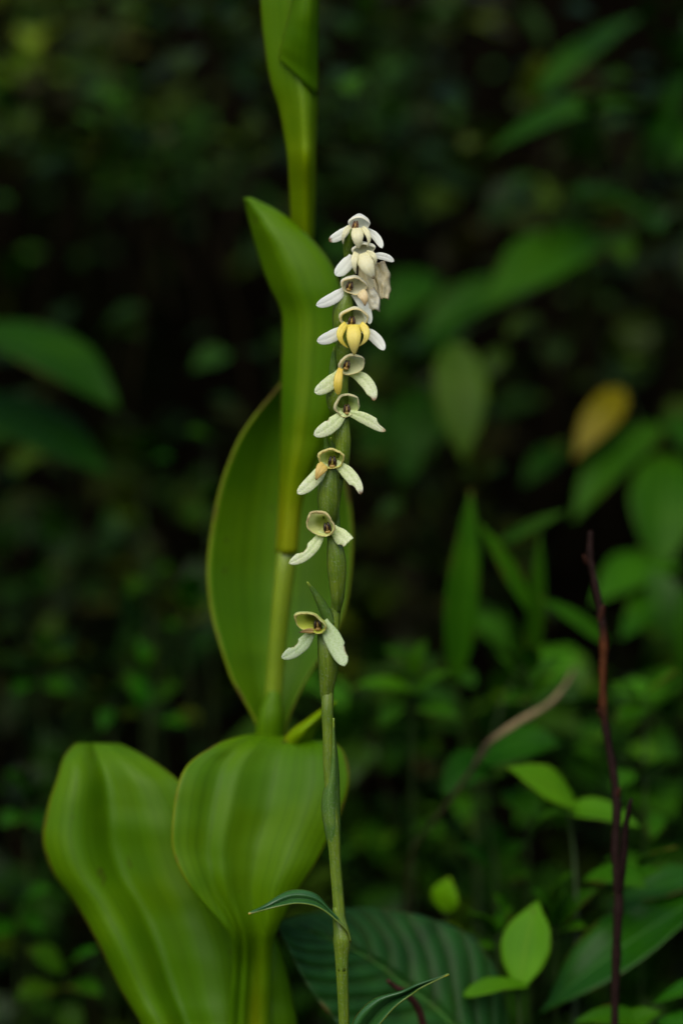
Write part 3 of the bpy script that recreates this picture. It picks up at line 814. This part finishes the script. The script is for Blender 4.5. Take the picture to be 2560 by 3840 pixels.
# F7
flower(dict(cx=1240, cy=1722, rx=49, ry=39, lift=0.6, depth=5.0, dy0=-4.6, rot=-0.05, side=0.12, inner=(0.76, 0.86, 0.24), rim=(0.90, 0.80, 0.24), outer=(0.72, 0.68, 0.30), back=(0.50, 0.58, 0.08), seed=7.0, brown=0.7),
       dict(x=1246, y=1728, d=-2.6, s=1.15, rot=-0.03, dark=(0.02, 0.008, 0.004), mid=(0.3, 0.24, 0.04)),
       [dict(base=(1222, 1738), tip=(1114, 1851), w=50, bend=-0.06, d0=-3, d1=-5.5, ca=GW, cb=GW2, seed=24),
        dict(base=(1256, 1736), tip=(1353, 1855), w=48, bend=-0.09, d0=-3, d1=-5, ca=GW, cb=GW2, seed=25, bites=((0.66, 1.0, 1, 0.6),), tipcol=(0.16, 0.08, 0.03))],
       [dict(base=(1216, 1742), tip=(1185, 1800), w=46, bend=0.05, d0=-5.2, d1=-5.8, dmid=-0.8, shape='lance', ca=(0.76, 0.60, 0.14), cb=(0.74, 0.54, 0.2), tipcol=(0.3, 0.16, 0.05), seed=26, convex=0.3)],
       [(1240, 1990, 3, 18), (1231, 1910, 0, 37), (1230, 1840, -1, 39), (1236, 1780, -1.5, 28), (1242, 1745, -2, 14)], 'flower with a yellow round hood, stubby lip and brown petal tip', 'petal_green')
# F8
flower(dict(cx=1200, cy=1966, rx=54, ry=41, lift=0.4, depth=5.2, dy0=-5.2, rot=-0.55, side=0.18, inner=(0.80, 0.86, 0.32), rim=(0.86, 0.74, 0.36), outer=(0.68, 0.62, 0.30), back=(0.52, 0.60, 0.10), seed=8.4, brown=0.6, tears=((2.6, 0.5, 0.15), (-1.0, 0.7, 0.2)), flare=0.08),
       dict(x=1226, y=1976, d=-2.9, s=1.05, rot=0.15, dark=(0.018, 0.007, 0.004), mid=(0.2, 0.12, 0.03)),
       [dict(base=(1208, 1994), tip=(1083, 2112), w=46, bend=-0.11, d0=-3, d1=-6, ca=GW, cb=GW2, seed=27, bites=((0.42, 0.74, 1, 0.55),)),
        dict(base=(1246, 1982), tip=(1330, 2068), w=60, bend=-0.02, d0=-2.5, d1=-4.5, ca=GW, cb=GW2, seed=28, trunc=0.66, bites=((0.5, 0.75, 1, 0.35),))],
       [],
       [(1264, 2300, 3, 19), (1265, 2220, 1, 27), (1262, 2130, 0, 36), (1258, 2070, -0.5, 33), (1246, 2010, -1, 20), (1234, 1985, -2, 12)], 'flower with a ragged brown-edged hood and one petal torn short', 'petal_green')
# F9, lowest
flower(dict(cx=1160, cy=2338, rx=62, ry=34, lift=0.85, depth=5.4, dy0=-5.4, rot=-0.42, side=0.28, inner=(0.70, 0.78, 0.12), rim=(0.80, 0.74, 0.24), outer=(0.40, 0.52, 0.20), back=(0.22, 0.22, 0.03), seed=9.3, brown=0.7, tears=((-1.0, 0.8, 0.25),), flare=0.05),
       dict(x=1190, y=2340, d=-3.2, s=1.1, rot=0.1, dark=(0.02, 0.008, 0.004), mid=(0.25, 0.16, 0.04)),
       [dict(base=(1172, 2362), tip=(1055, 2467), w=50, bend=-0.10, d0=-3, d1=-6, ca=(0.50, 0.64, 0.32), cb=(0.62, 0.72, 0.50), seed=29, bites=((0.40, 0.72, 1, 0.5),)),
        dict(base=(1210, 2330), tip=(1292, 2498), w=66, bend=-0.03, d0=-3, d1=-6.5, ca=(0.48, 0.62, 0.30), cb=(0.60, 0.72, 0.46), seed=30, bites=((0.58, 0.84, -1, 0.3),))],
       [dict(base=(1176, 2366), tip=(1122, 2372), w=22, bend=0.05, d0=-5.6, d1=-6, shape='lance', ca=(0.5, 0.36, 0.1), cb=(0.2, 0.1, 0.03), tipcol=(0.06, 0.03, 0.01), seed=31)],
       [(1226, 2660, 2, 21), (1224, 2590, 0.5, 26), (1230, 2510, -0.5, 36), (1228, 2440, -1, 38), (1214, 2380, -1, 26), (1200, 2350, -2, 13)], 'lowest flower, green tinged, with a spotted petal', 'petal_green')

# bracts
def bract(base, tip, w, bend=0.0, d0=1.0, d1=0.0, convex=0.8, tipc=(3.2, 2.2, 1.2), name='bract', **kw):
    mb = MB()
    petal_geo(mb, base, tip, w, bend, d0, d1, convex=convex, shape='lance', ca=W, cb=W, tipcol=tipc, nu=8, nv=22, **kw)
    return mb.build(name, M['bract'], orchid, 0.00025)
bract((1240, 2345), (1151, 2182), 46, 0.04, 1.5, -1.5)
bract((1262, 1470), (1253, 1300), 44, -0.04, 1.0, -0.5)
bract((1246, 1760), (1219, 1622), 34, -0.03, 2.0, 0.0)
bract((1258, 1740), (1240, 1640), 26, 0.0, 2.4, 1.0)
bract((1262, 2130), (1269, 1880), 44, -0.02, 2.2, 1.5)
bract((1254, 2140), (1222, 1990), 36, 0.05, 2.4, 1.5, tipc=None)
bract((1282, 1120), (1284, 1010), 36, 0.05, 1.4, 0.0)
bract((1268, 1290), (1262, 1165), 40, 0.05, 1.0, 0.5, tipc=None)
# the long sheathing bract low on the stem
def sheath_fn(u, v):
    r = catmull([(1240, 1264, 3215), (1229, 1273, 3165), (1217, 1275, 3105), (1206, 1273, 3030), (1212, 1272, 2975), (1230, 1270, 2910), (1241, 1264, 2830), (1246, 1256, 2760), (1249, 1252, 2692)], v)
    px = lerp(r[0], r[1], u)
    s = (u - 0.45) * 2
    return P(px, r[2], lerp(-0.9, -1.6, ss(0.0, 0.3, v)) + 2.0 * s * s), (W if v < 0.94 else (2.4, 1.8, 1.0))
MB().grid(sheath_fn, 12, 40).build('bract', M['bract'], orchid, 0.0003)

# small leaves low on the stem
def olf(rows, prof, nu=12, nv=34, col=None):
    return MB().grid(blade_fn(rows, prof, 1.0, col), nu, nv).build('leaf', M['orchid_leaf'], orchid, 0.0003)
tipy = lambda u, v: (1, 1, 1) if v < 0.93 else (lerp(1, 5, ss(.93, .99, v)), lerp(1, 2.4, ss(.93, .99, v)), 1)
# sheath node then leaf arching out to the side; rows: lower edge, upper edge
rows = [(1316, 3535, 1296, 3490, -1.5, 0.5), (1302, 3492, 1270, 3440, -2.2, 0.8), (1262, 3452, 1232, 3404, -2.6, 1.0), (1214, 3414, 1192, 3358, -3.2, 1.0), (1168, 3394, 1148, 3340, -4, 1.0), (1112, 3388, 1096, 3338, -5, 1.0),
        (1060, 3396, 1050, 3356, -6, 0.9), (1000, 3410, 996, 3392, -7, 0.6), (955, 3422, 953, 3414, -8, 0.4), (932, 3427, 931, 3424, -8.6, 0.1)]
olf(rows, [-0.6, 0.8, 1.6, 1.0, 1.6, 3.0], col=tipy)
# sheath around the node
pts, rad = smooth_path([(1282, 3640, 0, 23), (1281, 3580, 0, 27), (1282, 3530, -0.2, 34), (1280, 3500, -0.2, 31), (1272, 3450, 0, 25), (1268, 3400, 0, 21.5)], 16)
MB().tube(pts, rad, 14).build('sheath', M['ovary'], orchid)
rows = [(1330, 4250, 1290, 4250, -1, 0.8), (1345, 4050, 1300, 4020, -2, 1.0), (1385, 3900, 1315, 3860, -3, 1.0), (1440, 3822, 1352, 3790, -4, 1.0), (1490, 3768, 1412, 3742, -5, 1.0), (1545, 3728, 1500, 3718, -6, 0.9),
        (1580, 3704, 1562, 3690, -7, 0.7), (1640, 3674, 1634, 3668, -8, 0.4), (1682, 3654, 1681, 3652, -9, 0.1)]
olf(rows, [-0.5, 1.2, 2.4, 0.8, 0.2, 1.5], col=tipy)

# ------------------------------------------------------------------ out-of-focus plants behind
D = 'dark_leaf'
PLANT_TONE.update({'leafy_shrub': 0.72, 'leafy_shrub.001': 0.88, 'sapling': 0.85, 'arching_leaf_plant': 0.62})
# right: shrub with long leaves
s1, b = plant_at('leafy_shrub', 2750, 3300, 482, 'leafy shrub with long pointed leaves arching over the dark bank', 'shrub')
stalk(s1, [(2730, 2200, 333, 14), (2690, 1500, 326, 13), (2640, 900, 319, 12), (2600, 400, 311, 10), (2580, 60, 304, 8)], base=b)
leaf_px(s1, 2010, 370, 2425, 50, 150, 275, 311, D, normal=(-0.3, -0.6, 0.75), droop=0.05, col=(0.9, 0.9, 1))
leaf_px(s1, 2600, 470, 1830, 580, 170, 311, 239, D, normal=(0.0, -0.45, 0.9), droop=0.10, fold=0.3, col=(1.0, 0.95, 0.9), peak=0.5)
leaf_px(s1, 2600, 240, 2470, 640, 200, 311, 275, D, normal=(-0.6, -0.5, 0.6), col=(0.6, 0.7, 1.2))
leaf_px(s1, 2620, 430, 2540, 640, 190, 297, 275, D, normal=(-0.3, -0.7, 0.6), col=(0.8, 0.9, 0.9))
leaf_px(s1, 2600, 100, 2500, 20, 90, 311, 297, D, normal=(-0.3, -0.4, 0.9), col=(0.8, 1, 1.4))
leaf_px(s1, 1950, 20, 2050, 200, 60, 377, 369, D, col=(0.5, 0.45, 0.5))
# mid right shrub
s2, b = plant_at('leafy_shrub', 2700, 3500, 420, 'shrub with broad drooping oval leaves behind the orchid flowers', 'shrub')
stalk(s2, [(2690, 2000, 290, 12), (2640, 1300, 290, 11), (2580, 815, 287, 9), (2460, 830, 282, 7), (2330, 880, 282, 6), (2250, 900, 282, 5)], base=b)
leaf_px(s2, 2460, 850, 2100, 720, 150, 282, 268, D, normal=(0, -0.5, 0.85), col=(0.9, 0.95, 0.9))
leaf_px(s2, 2290, 880, 2350, 1000, 130, 282, 261, 'bright', normal=(0, -0.8, 0.5), col=(0.35, 0.34, 0.5))
leaf_px(s2, 2260, 880, 1820, 1165, 270, 282, 253, D, normal=(0.05, -0.6, 0.8), col=(1.1, 1.0, 1.0), droop=0.05)
leaf_px(s2, 1980, 1060, 1560, 1290, 210, 311, 297, D, normal=(0.05, -0.6, 0.8), col=(0.8, 0.8, 0.8))
leaf_px(s2, 1640, 1040, 1420, 1240, 200, 348, 333, D, normal=(0.05, -0.6, 0.8), col=(0.75, 0.85, 0.8))
leaf_px(s2, 1740, 1230, 1460, 1420, 150, 348, 333, D, normal=(0.05, -0.6, 0.8), col=(0.5, 0.6, 0.7))
leaf_px(s2, 1700, 1280, 1740, 1740, 200, 261, 246, 'bright', normal=(0, -0.8, 0.55), col=(0.52, 0.40, 0.3), fold=0.1)
leaf_px(s2, 1900, 1310, 1790, 1440, 90, 275, 269, 'bright', normal=(0, -0.8, 0.4), col=(0.30, 0.24, 0.5))
leaf_px(s2, 1640, 1440, 1500, 1830, 230, 311, 297, D, normal=(0, -0.8, 0.5), col=(0.6, 0.7, 0.8))
leaf_px(s2, 1560, 1560, 1340, 1720, 170, 319, 304, D, normal=(0, -0.7, 0.6), col=(0.5, 0.6, 0.7))
stalk(s2, [(2260, 890, 284, 5), (2050, 1050, 297, 4), (1850, 1180, 297, 4), (1720, 1260, 282, 4), (1640, 1440, 307, 3)], name='branch')
# yellow leaf
s3, b = plant_at('sapling', 2620, 3600, 398, 'thin sapling bearing a single yellowed leaf among green ones', 'sapling')
stalk(s3, [(2610, 2500, 275, 10), (2540, 2050, 272, 8), (2430, 1680, 269, 6), (2350, 1480, 266, 4)], base=b)
leaf_px(s3, 2330, 1455, 2150, 1725, 135, 266, 249, 'yellow_leaf', normal=(-0.1, -0.9, 0.4), fold=0.15, col=(1.0, 0.95, 0.9))
leaf_px(s3, 2470, 1590, 2150, 1960, 190, 269, 246, D, normal=(-0.2, -0.6, 0.75), col=(1.1, 1.0, 0.9))
leaf_px(s3, 2120, 1680, 1960, 1830, 110, 311, 297, D, normal=(-0.1, -0.7, 0.6), col=(0.5, 0.6, 0.8))
leaf_px(s3, 2500, 1700, 2470, 2180, 260, 261, 232, D, normal=(0.1, -0.75, 0.6), col=(1.3, 1.15, 1.0))
leaf_px(s3, 2560, 2120, 2210, 2260, 250, 239, 217, D, normal=(-0.1, -0.5, 0.85), col=(1.3, 1.3, 1.6))
leaf_px(s3, 2600, 2250, 2330, 2400, 200, 232, 203, D, normal=(-0.1, -0.5, 0.85), col=(1.1, 1.2, 1.4))
leaf_px(s3, 2400, 2290, 2560, 2450, 150, 217, 203, 'bright', normal=(0.1, -0.7, 0.7), col=(0.55, 0.55, 0.6))
leaf_px(s3, 2520, 1560, 2620, 1750, 150, 272, 253, D, normal=(0.1, -0.7, 0.7), col=(0.7, 0.75, 0.9))
# grass blades
gr, b = plant_at('grass_clump', 1800, 3300, 170, 'clump of upright lance-shaped grass blades out of focus', 'grass')
for (bx, by, tx, ty, w, d, c) in ((1710, 2560, 1762, 1835, 125, 160, (1.5, 1.35, 1.9)), (1990, 2300, 1790, 1960, 70, 155, (1.6, 1.4, 1.0)), (1985, 2560, 2020, 1990, 70, 165, (1.2, 1.0, 0.9)),
                                  (2280, 2420, 2020, 2240, 70, 150, (1.2, 1.15, 1.0)), (1860, 2050, 2130, 1910, 50, 185, (0.8, 0.75, 0.8)), (1960, 2520, 1880, 2260, 46, 190, (0.6, 0.6, 0.7))):
    leaf_px(gr, bx, by, tx, ty, w, d, d - 6, D, normal=(0.1, -0.8, 0.5), name='blade', col=c, fold=0.3, droop=0.04)
stalk(gr, [(1800, 3000, 168, 8), (1850, 2760, 165, 7), (1900, 2600, 165, 6), (1985, 2450, 163, 5), (2000, 2300, 163, 4)], base=b, name='stem')
stalk(gr, [(1780, 2950, 166, 7), (1720, 2700, 162, 6), (1712, 2540, 160, 5)], base=b, name='stem')
# low weeds with pointed leaves
def weed(px, py, dy, leaves, label, name='weed', mat=D, group=None, cat='weed'):
    w_, b_ = plant_at(name, px, py, dy, label, cat, group)
    top = min(l_[1] for l_ in leaves)
    mx = sum(l_[0] for l_ in leaves) / len(leaves)
    stalk(w_, [(mx, max(l_[1] for l_ in leaves) + 60, dy, 4), (mx, (top + max(l_[1] for l_ in leaves)) / 2 + 20, dy, 4), (mx, top, dy, 2)], base=b_)
    for (bx, by, tx, ty, w, c) in leaves:
        leaf_px(w_, bx, by, tx, ty, w, dy, dy - rnd.uniform(0, 14), mat, normal=(rnd.uniform(-.3, .3), -0.5, 0.85), col=c, fold=0.25, droop=rnd.uniform(0.02, 0.12))
    return w_
weed(1560, 3300, 150, [(1560, 2600, 1310, 2580, 80, (1.8, 1.6, 1.1)), (1540, 2620, 1690, 2520, 90, (1.2, 1.1, 1)), (1550, 2540, 1600, 2400, 80, (1.1, 1.0, 1)), (1560, 2650, 1720, 2700, 90, (1.0, 1, 1)), (1520, 2640, 1420, 2720, 90, (1.1, 1.1, 1)), (1530, 2500, 1430, 2430, 70, (0.8, .8, .8))],
     'weed with narrow pointed leaves spreading low behind the orchid stem')
weed(1980, 3300, 145, [(1960, 2600, 1860, 2450, 110, (1.0, 1.0, .9)), (1980, 2560, 2120, 2460, 100, (1.0, .95, .9)), (1990, 2600, 1890, 2640, 100, (1.1, 1.0, .9)), (1980, 2650, 2100, 2550, 80, (1.2, 1.1, 1)), (1980, 2520, 1990, 2420, 80, (.8, .8, .8))],
     'weed with a rosette of mid-green leaves at the foot of the grass blades')
weed(1960, 3400, 135, [(1780, 2850, 2110, 2800, 260, (0.65, 0.85, 1.5)), (1820, 2840, 1650, 2980, 170, (0.5, 0.7, 1.0)), (1900, 2960, 2020, 3080, 120, (.6, .7, .8))],
     'low plant with one wide dusky blue-green leaf under the dry stalk')
weed(2380, 3500, 120, [(2400, 2650, 2290, 2560, 90, (1.2, 1.1, .9)), (2420, 2600, 2540, 2520, 100, (1.3, 1.2, .9)), (2420, 2660, 2300, 2700, 90, (1.1, 1, .9)), (2380, 2900, 2290, 2960, 80, (1.2, 1.2, .9)), (2420, 2900, 2510, 2840, 80, (1.2, 1.1, .9)), (2460, 3050, 2440, 3150, 70, (1.1, 1.1, .9))],
     'small weed with light green leaves behind the dark forked twig')
weed(1680, 3700, 105, [(1670, 3420, 1690, 3290, 115, (1.9, 1.55, 1.2))], 'single pale round-leaved sprout above the corrugated leaf', mat='bright')
weed(1830, 3800, 95, [(1850, 3500, 1760, 3420, 70, (1.6, 1.5, 1)), (1860, 3500, 1920, 3400, 70, (1.5, 1.4, 1)), (1850, 3540, 1790, 3560, 60, (1.6, 1.4, 1)), (1900, 3440, 1850, 3350, 70, (1.2, 1.2, 1))],
     'tuft of small green leaves between the pale sprout and the upright bright leaf')
weed(2090, 3800, 100, [(2080, 3480, 2120, 3340, 100, (1.1, 1.1, .9)), (2100, 3480, 2240, 3330, 110, (1.1, 1.05, 1)), (2090, 3520, 2200, 3480, 90, (1.2, 1.1, .9)), (2060, 3420, 1990, 3330, 80, (.9, .9, .9)), (2080, 3400, 2150, 3270, 80, (1, .9, .8))],
     'weed with overlapping rounded leaves behind the upright bright leaf')
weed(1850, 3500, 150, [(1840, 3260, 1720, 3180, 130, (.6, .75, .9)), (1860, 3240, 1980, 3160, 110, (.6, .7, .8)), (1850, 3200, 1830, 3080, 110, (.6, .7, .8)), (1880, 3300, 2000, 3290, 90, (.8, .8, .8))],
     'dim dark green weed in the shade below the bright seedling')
weed(2260, 3700, 90, [(2190, 3300, 2420, 3330, 160, (1.2, 1.2, 1.2)), (2260, 3360, 2480, 3260, 130, (1.1, 1.1, 1.3)), (2400, 3250, 2540, 3180, 100, (1.2, 1.1, 1))],
     'weed with flat pale-lit leaves around the foot of the forked twig')
# glossy long leaf, lower right
gl, b = plant_at('glossy_leaf_plant', 2780, 4100, 70, 'low plant with long glossy dark leaves sweeping across the corner by the twig', 'plant')
stalk(gl, [(2760, 3500, 70, 12), (2720, 3300, 70, 9)], base=b)
leaf_px(gl, 2700, 3330, 2010, 3810, 300, 92, 80, 'glossy', normal=(-0.1, -0.45, 0.9), droop=0.06, fold=0.2, wave=0.05)
leaf_px(gl, 2720, 3300, 2260, 3420, 200, 100, 96, 'glossy', normal=(-0.1, -0.4, 0.9), droop=0.1, fold=0.2, wave=0.05)
leaf_px(gl, 2740, 3700, 2430, 3780, 110, 66, 72, 'glossy', normal=(-0.1, -0.4, 0.9), droop=0.1, col=(1.3, 1.3, 1))
leaf_px(gl, 2720, 3900, 2440, 3830, 150, 60, 70, 'glossy', normal=(0, -0.5, 0.9), droop=0.08, col=(1.1, 1.2, 1.2))
weed(2250, 4150, 70, [(2430, 3850, 2150, 3830, 120, (1.3, 1.2, .9)), (2300, 3900, 2480, 3800, 130, (1.4, 1.25, .9)), (2200, 3920, 2060, 3860, 100, (1.0, 1.0, .9))],
     'weed with light green leaves under the glossy leaf')
# left: big arching leaves
lf, b = plant_at('arching_leaf_plant', -420, 3300, 270, 'plant with two long arching strap leaves reaching in over the dark bank', 'plant')
stalk(lf, [(-420, 2400, 270, 16), (-400, 1800, 270, 14), (-330, 1330, 270, 12)], base=b)
leaf_px(lf, -330, 1300, 440, 1545, 340, 270, 225, D, normal=(0.25, -0.55, 0.8), droop=0.14, fold=0.22, col=(1.0, 1.0, 1.4), peak=0.6)
leaf_px(lf, -380, 1560, 420, 1790, 330, 280, 235, D, normal=(0.25, -0.55, 0.8), droop=0.12, fold=0.22, col=(0.55, 0.7, 1.0), peak=0.6)
# left low weeds
L = [(560, 3500, 210, [(560, 2650, 480, 2520, 90), (580, 2640, 680, 2560, 90), (560, 2560, 600, 2430, 90), (540, 2700, 450, 2680, 70), (600, 2700, 700, 2720, 80), (570, 2500, 520, 2400, 60)], (1.0, 1.0, .8)),
     (860, 3500, 230, [(700, 2300, 640, 2230, 90), (720, 2310, 800, 2260, 80), (700, 2260, 740, 2150, 80), (690, 2360, 620, 2350, 70)], (.9, .9, .8)),
     (180, 3600, 220, [(150, 2500, 60, 2440, 100), (170, 2500, 270, 2450, 90), (160, 2440, 130, 2340, 80), (170, 2560, 260, 2600, 80), (140, 2560, 50, 2600, 80)], (.8, .85, .8)),
     (120, 3700, 170, [(100, 3000, 20, 2900, 120), (120, 3000, 210, 2930, 110), (110, 3050, 190, 3120, 110), (90, 3060, 0, 3100, 110), (110, 2960, 140, 2850, 90)], (.55, .7, .9)),
     (250, 3900, 150, [(240, 3650, 100, 3560, 130), (260, 3640, 370, 3560, 100), (260, 3700, 380, 3740, 120), (230, 3700, 60, 3760, 130), (250, 3760, 300, 3880, 110)], (1.0, 1.0, .8)),
     (60, 3900, 170, [(60, 3400, -60, 3320, 110), (80, 3400, 200, 3340, 110), (70, 3440, 160, 3500, 100), (60, 3460, -50, 3520, 100)], (.7, .8, .8)),
     (420, 3600, 200, [(420, 2620, 340, 2560, 80), (430, 2600, 500, 2540, 70), (420, 2660, 380, 2740, 70)], (.8, .8, .7)),
     (700, 3500, 260, [(520, 1760, 420, 1720, 110), (540, 1760, 640, 1720, 100), (530, 1720, 560, 1620, 80)], (.7, .75, .9)),
     (820, 3500, 250, [(770, 1900, 700, 1960, 80), (780, 1890, 830, 1810, 80), (800, 1650, 700, 1620, 70)], (.8, .85, .7)),
     (500, 3500, 250, [(560, 2180, 470, 2230, 90), (570, 2170, 640, 2140, 90), (560, 2120, 540, 2030, 70)], (.9, .85, .6))]
HERBS = ['mid-green herb rising between the big low leaf and the tall oval leaf', 'herb with four small leaves against the lower edge of the tall oval leaf',
         'dim herb with spread leaves low on the dark bank under the arching strap leaves', 'dark blue-green herb beside the folded top of the big low leaf',
         'mid-green herb beside the base of the big low leaf', 'dull green four-leaved herb beside the widest part of the big low leaf',
         'small three-leaved herb just above the fold of the big low leaf', 'greyish green sprig just past the tip of the arching strap leaves',
         'sprig of three small leaves at the shoulder of the tall oval leaf', 'yellowish green three-leaved sprig on the dark bank beside the tall oval leaf']
for (px, py, dy, lv, c), herb_label in zip(L, HERBS):
    weed(px, py, dy, [(l_[0], l_[1], l_[2], l_[3], l_[4], tuple(q * rnd.uniform(0.7, 1.15) for q in c)) for l_ in lv],
         herb_label, name='herb', group='herbs in the dark undergrowth', cat='herb')

# ------------------------------------------------------------------ undergrowth on the bank
def scatter_leaves(n_clumps, region, seed, size=(0.008, 0.020), bright=1.0, per=(8, 16), spread=0.035, palette=None):
    r = random.Random(seed)
    mb = MB()
    pal = palette or [(0.022, 0.075, 0.002), (0.042, 0.085, 0.002), (0.060, 0.090, 0.002), (0.014, 0.060, 0.003), (0.025, 0.09, 0.006), (0.050, 0.050, 0.005)]
    for _ in range(n_clumps):
        c = region(r)
        if c is None:
            continue
        pc = pal[int(r.random() ** 1.3 * len(pal)) % len(pal)]
        k = r.randint(*per)
        sz = r.uniform(*size)
        e_ = c + Vector((r.uniform(-.02, .02), r.uniform(0.0, .04), -r.uniform(.03, .08)))
        mb.tube([e_, e_.lerp(c, 0.5) + Vector((r.uniform(-.006, .006), 0, 0)), c], [0.0007, 0.0006, 0.0004], 4, (0.02, 0.016, 0.006), cap=False)
        for _ in range(k):
            a, el = r.uniform(0, 2 * math.pi), r.uniform(-0.4, 1.2)
            d = Vector((math.cos(a) * math.cos(el), math.sin(a) * math.cos(el), math.sin(el)))
            b_ = c + d * r.uniform(0.2, 1.0) * spread
            ln = sz * r.uniform(0.6, 1.3)
            dd = (d + Vector((0, -0.3, -0.25)) + Vector((r.uniform(-.5, .5), r.uniform(-.5, .5), r.uniform(-.5, .5)))).normalized()
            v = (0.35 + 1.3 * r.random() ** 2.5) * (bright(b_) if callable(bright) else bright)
            leaf_geo(mb, b_, b_ + dd * ln, ln * r.uniform(0.5, 0.85), (r.uniform(-.5, .5), -0.45, 0.9), nu=2, nv=4, col=tuple(q * v for q in pc), seed=a)
    return mb

def bank_region(r):
    px, py = r.uniform(-1300, 3900), r.uniform(-500, 4300)
    # march a ray to the bank, then stand a little off it
    for s in range(40, 400):
        dy = s * 5.0
        p = P(px, py, dy)
        if p.z < ground_h(p.x, p.y) + 0.02:
            q = P(px, py, lerp(min(dy, 260), dy - 20, r.random() ** 0.8))
            # open patches without growth
            nse = 0.6 * noise.noise(Vector((q.x * 9, q.z * 9, 2.0))) + 0.5 * noise.noise(Vector((q.x * 24, q.z * 24, 5.0)))
            left_top = ss(1000, 300, px) if False else (1 - ss(500, 1100, px)) * (1 - ss(700, 1300, py))
            if nse < -0.10 + 0.25 * r.random() - 0.4 * left_top:
                return None
            return q
    return None
def lit_corner(p):
    # leaf colours painted brighter at the upper left, standing in for stronger light
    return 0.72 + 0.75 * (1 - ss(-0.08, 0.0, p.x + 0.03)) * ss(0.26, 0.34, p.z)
ug = scatter_leaves(1050, bank_region, 5, size=(0.006, 0.020), per=(3, 10), spread=0.03, bright=lit_corner)
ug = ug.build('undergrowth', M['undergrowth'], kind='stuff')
ug['label'] = 'dense small-leaved undergrowth covering the shaded bank'
ug['category'] = 'undergrowth'

def floor_region(lo, hi, d0, d1):
    def f(r):
        for _ in range(30):
            px, py, dy = r.uniform(*lo), r.uniform(*hi), r.uniform(d0, d1)
            p = P(px, py, dy)
            if p.z > ground_h(p.x, p.y) + 0.004 and noise.noise(Vector((p.x * 14, p.y * 10, p.z * 14))) > -0.12:
                return p
        return None
    return f
FRESH = [(0.030, 0.115, 0.003), (0.045, 0.13, 0.004), (0.022, 0.085, 0.003), (0.016, 0.060, 0.004), (0.06, 0.13, 0.004)]
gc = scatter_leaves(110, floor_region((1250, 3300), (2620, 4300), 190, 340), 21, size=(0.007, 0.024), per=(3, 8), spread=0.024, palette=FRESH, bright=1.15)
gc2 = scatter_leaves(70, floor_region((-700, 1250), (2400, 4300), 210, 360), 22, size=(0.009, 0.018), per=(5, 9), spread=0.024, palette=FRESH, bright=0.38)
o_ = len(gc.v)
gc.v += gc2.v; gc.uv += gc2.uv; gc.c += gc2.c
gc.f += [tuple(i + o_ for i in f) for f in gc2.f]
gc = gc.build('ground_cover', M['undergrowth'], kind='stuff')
gc['label'] = 'low green ground cover of small leaves on the forest floor'
gc['category'] = 'ground cover'
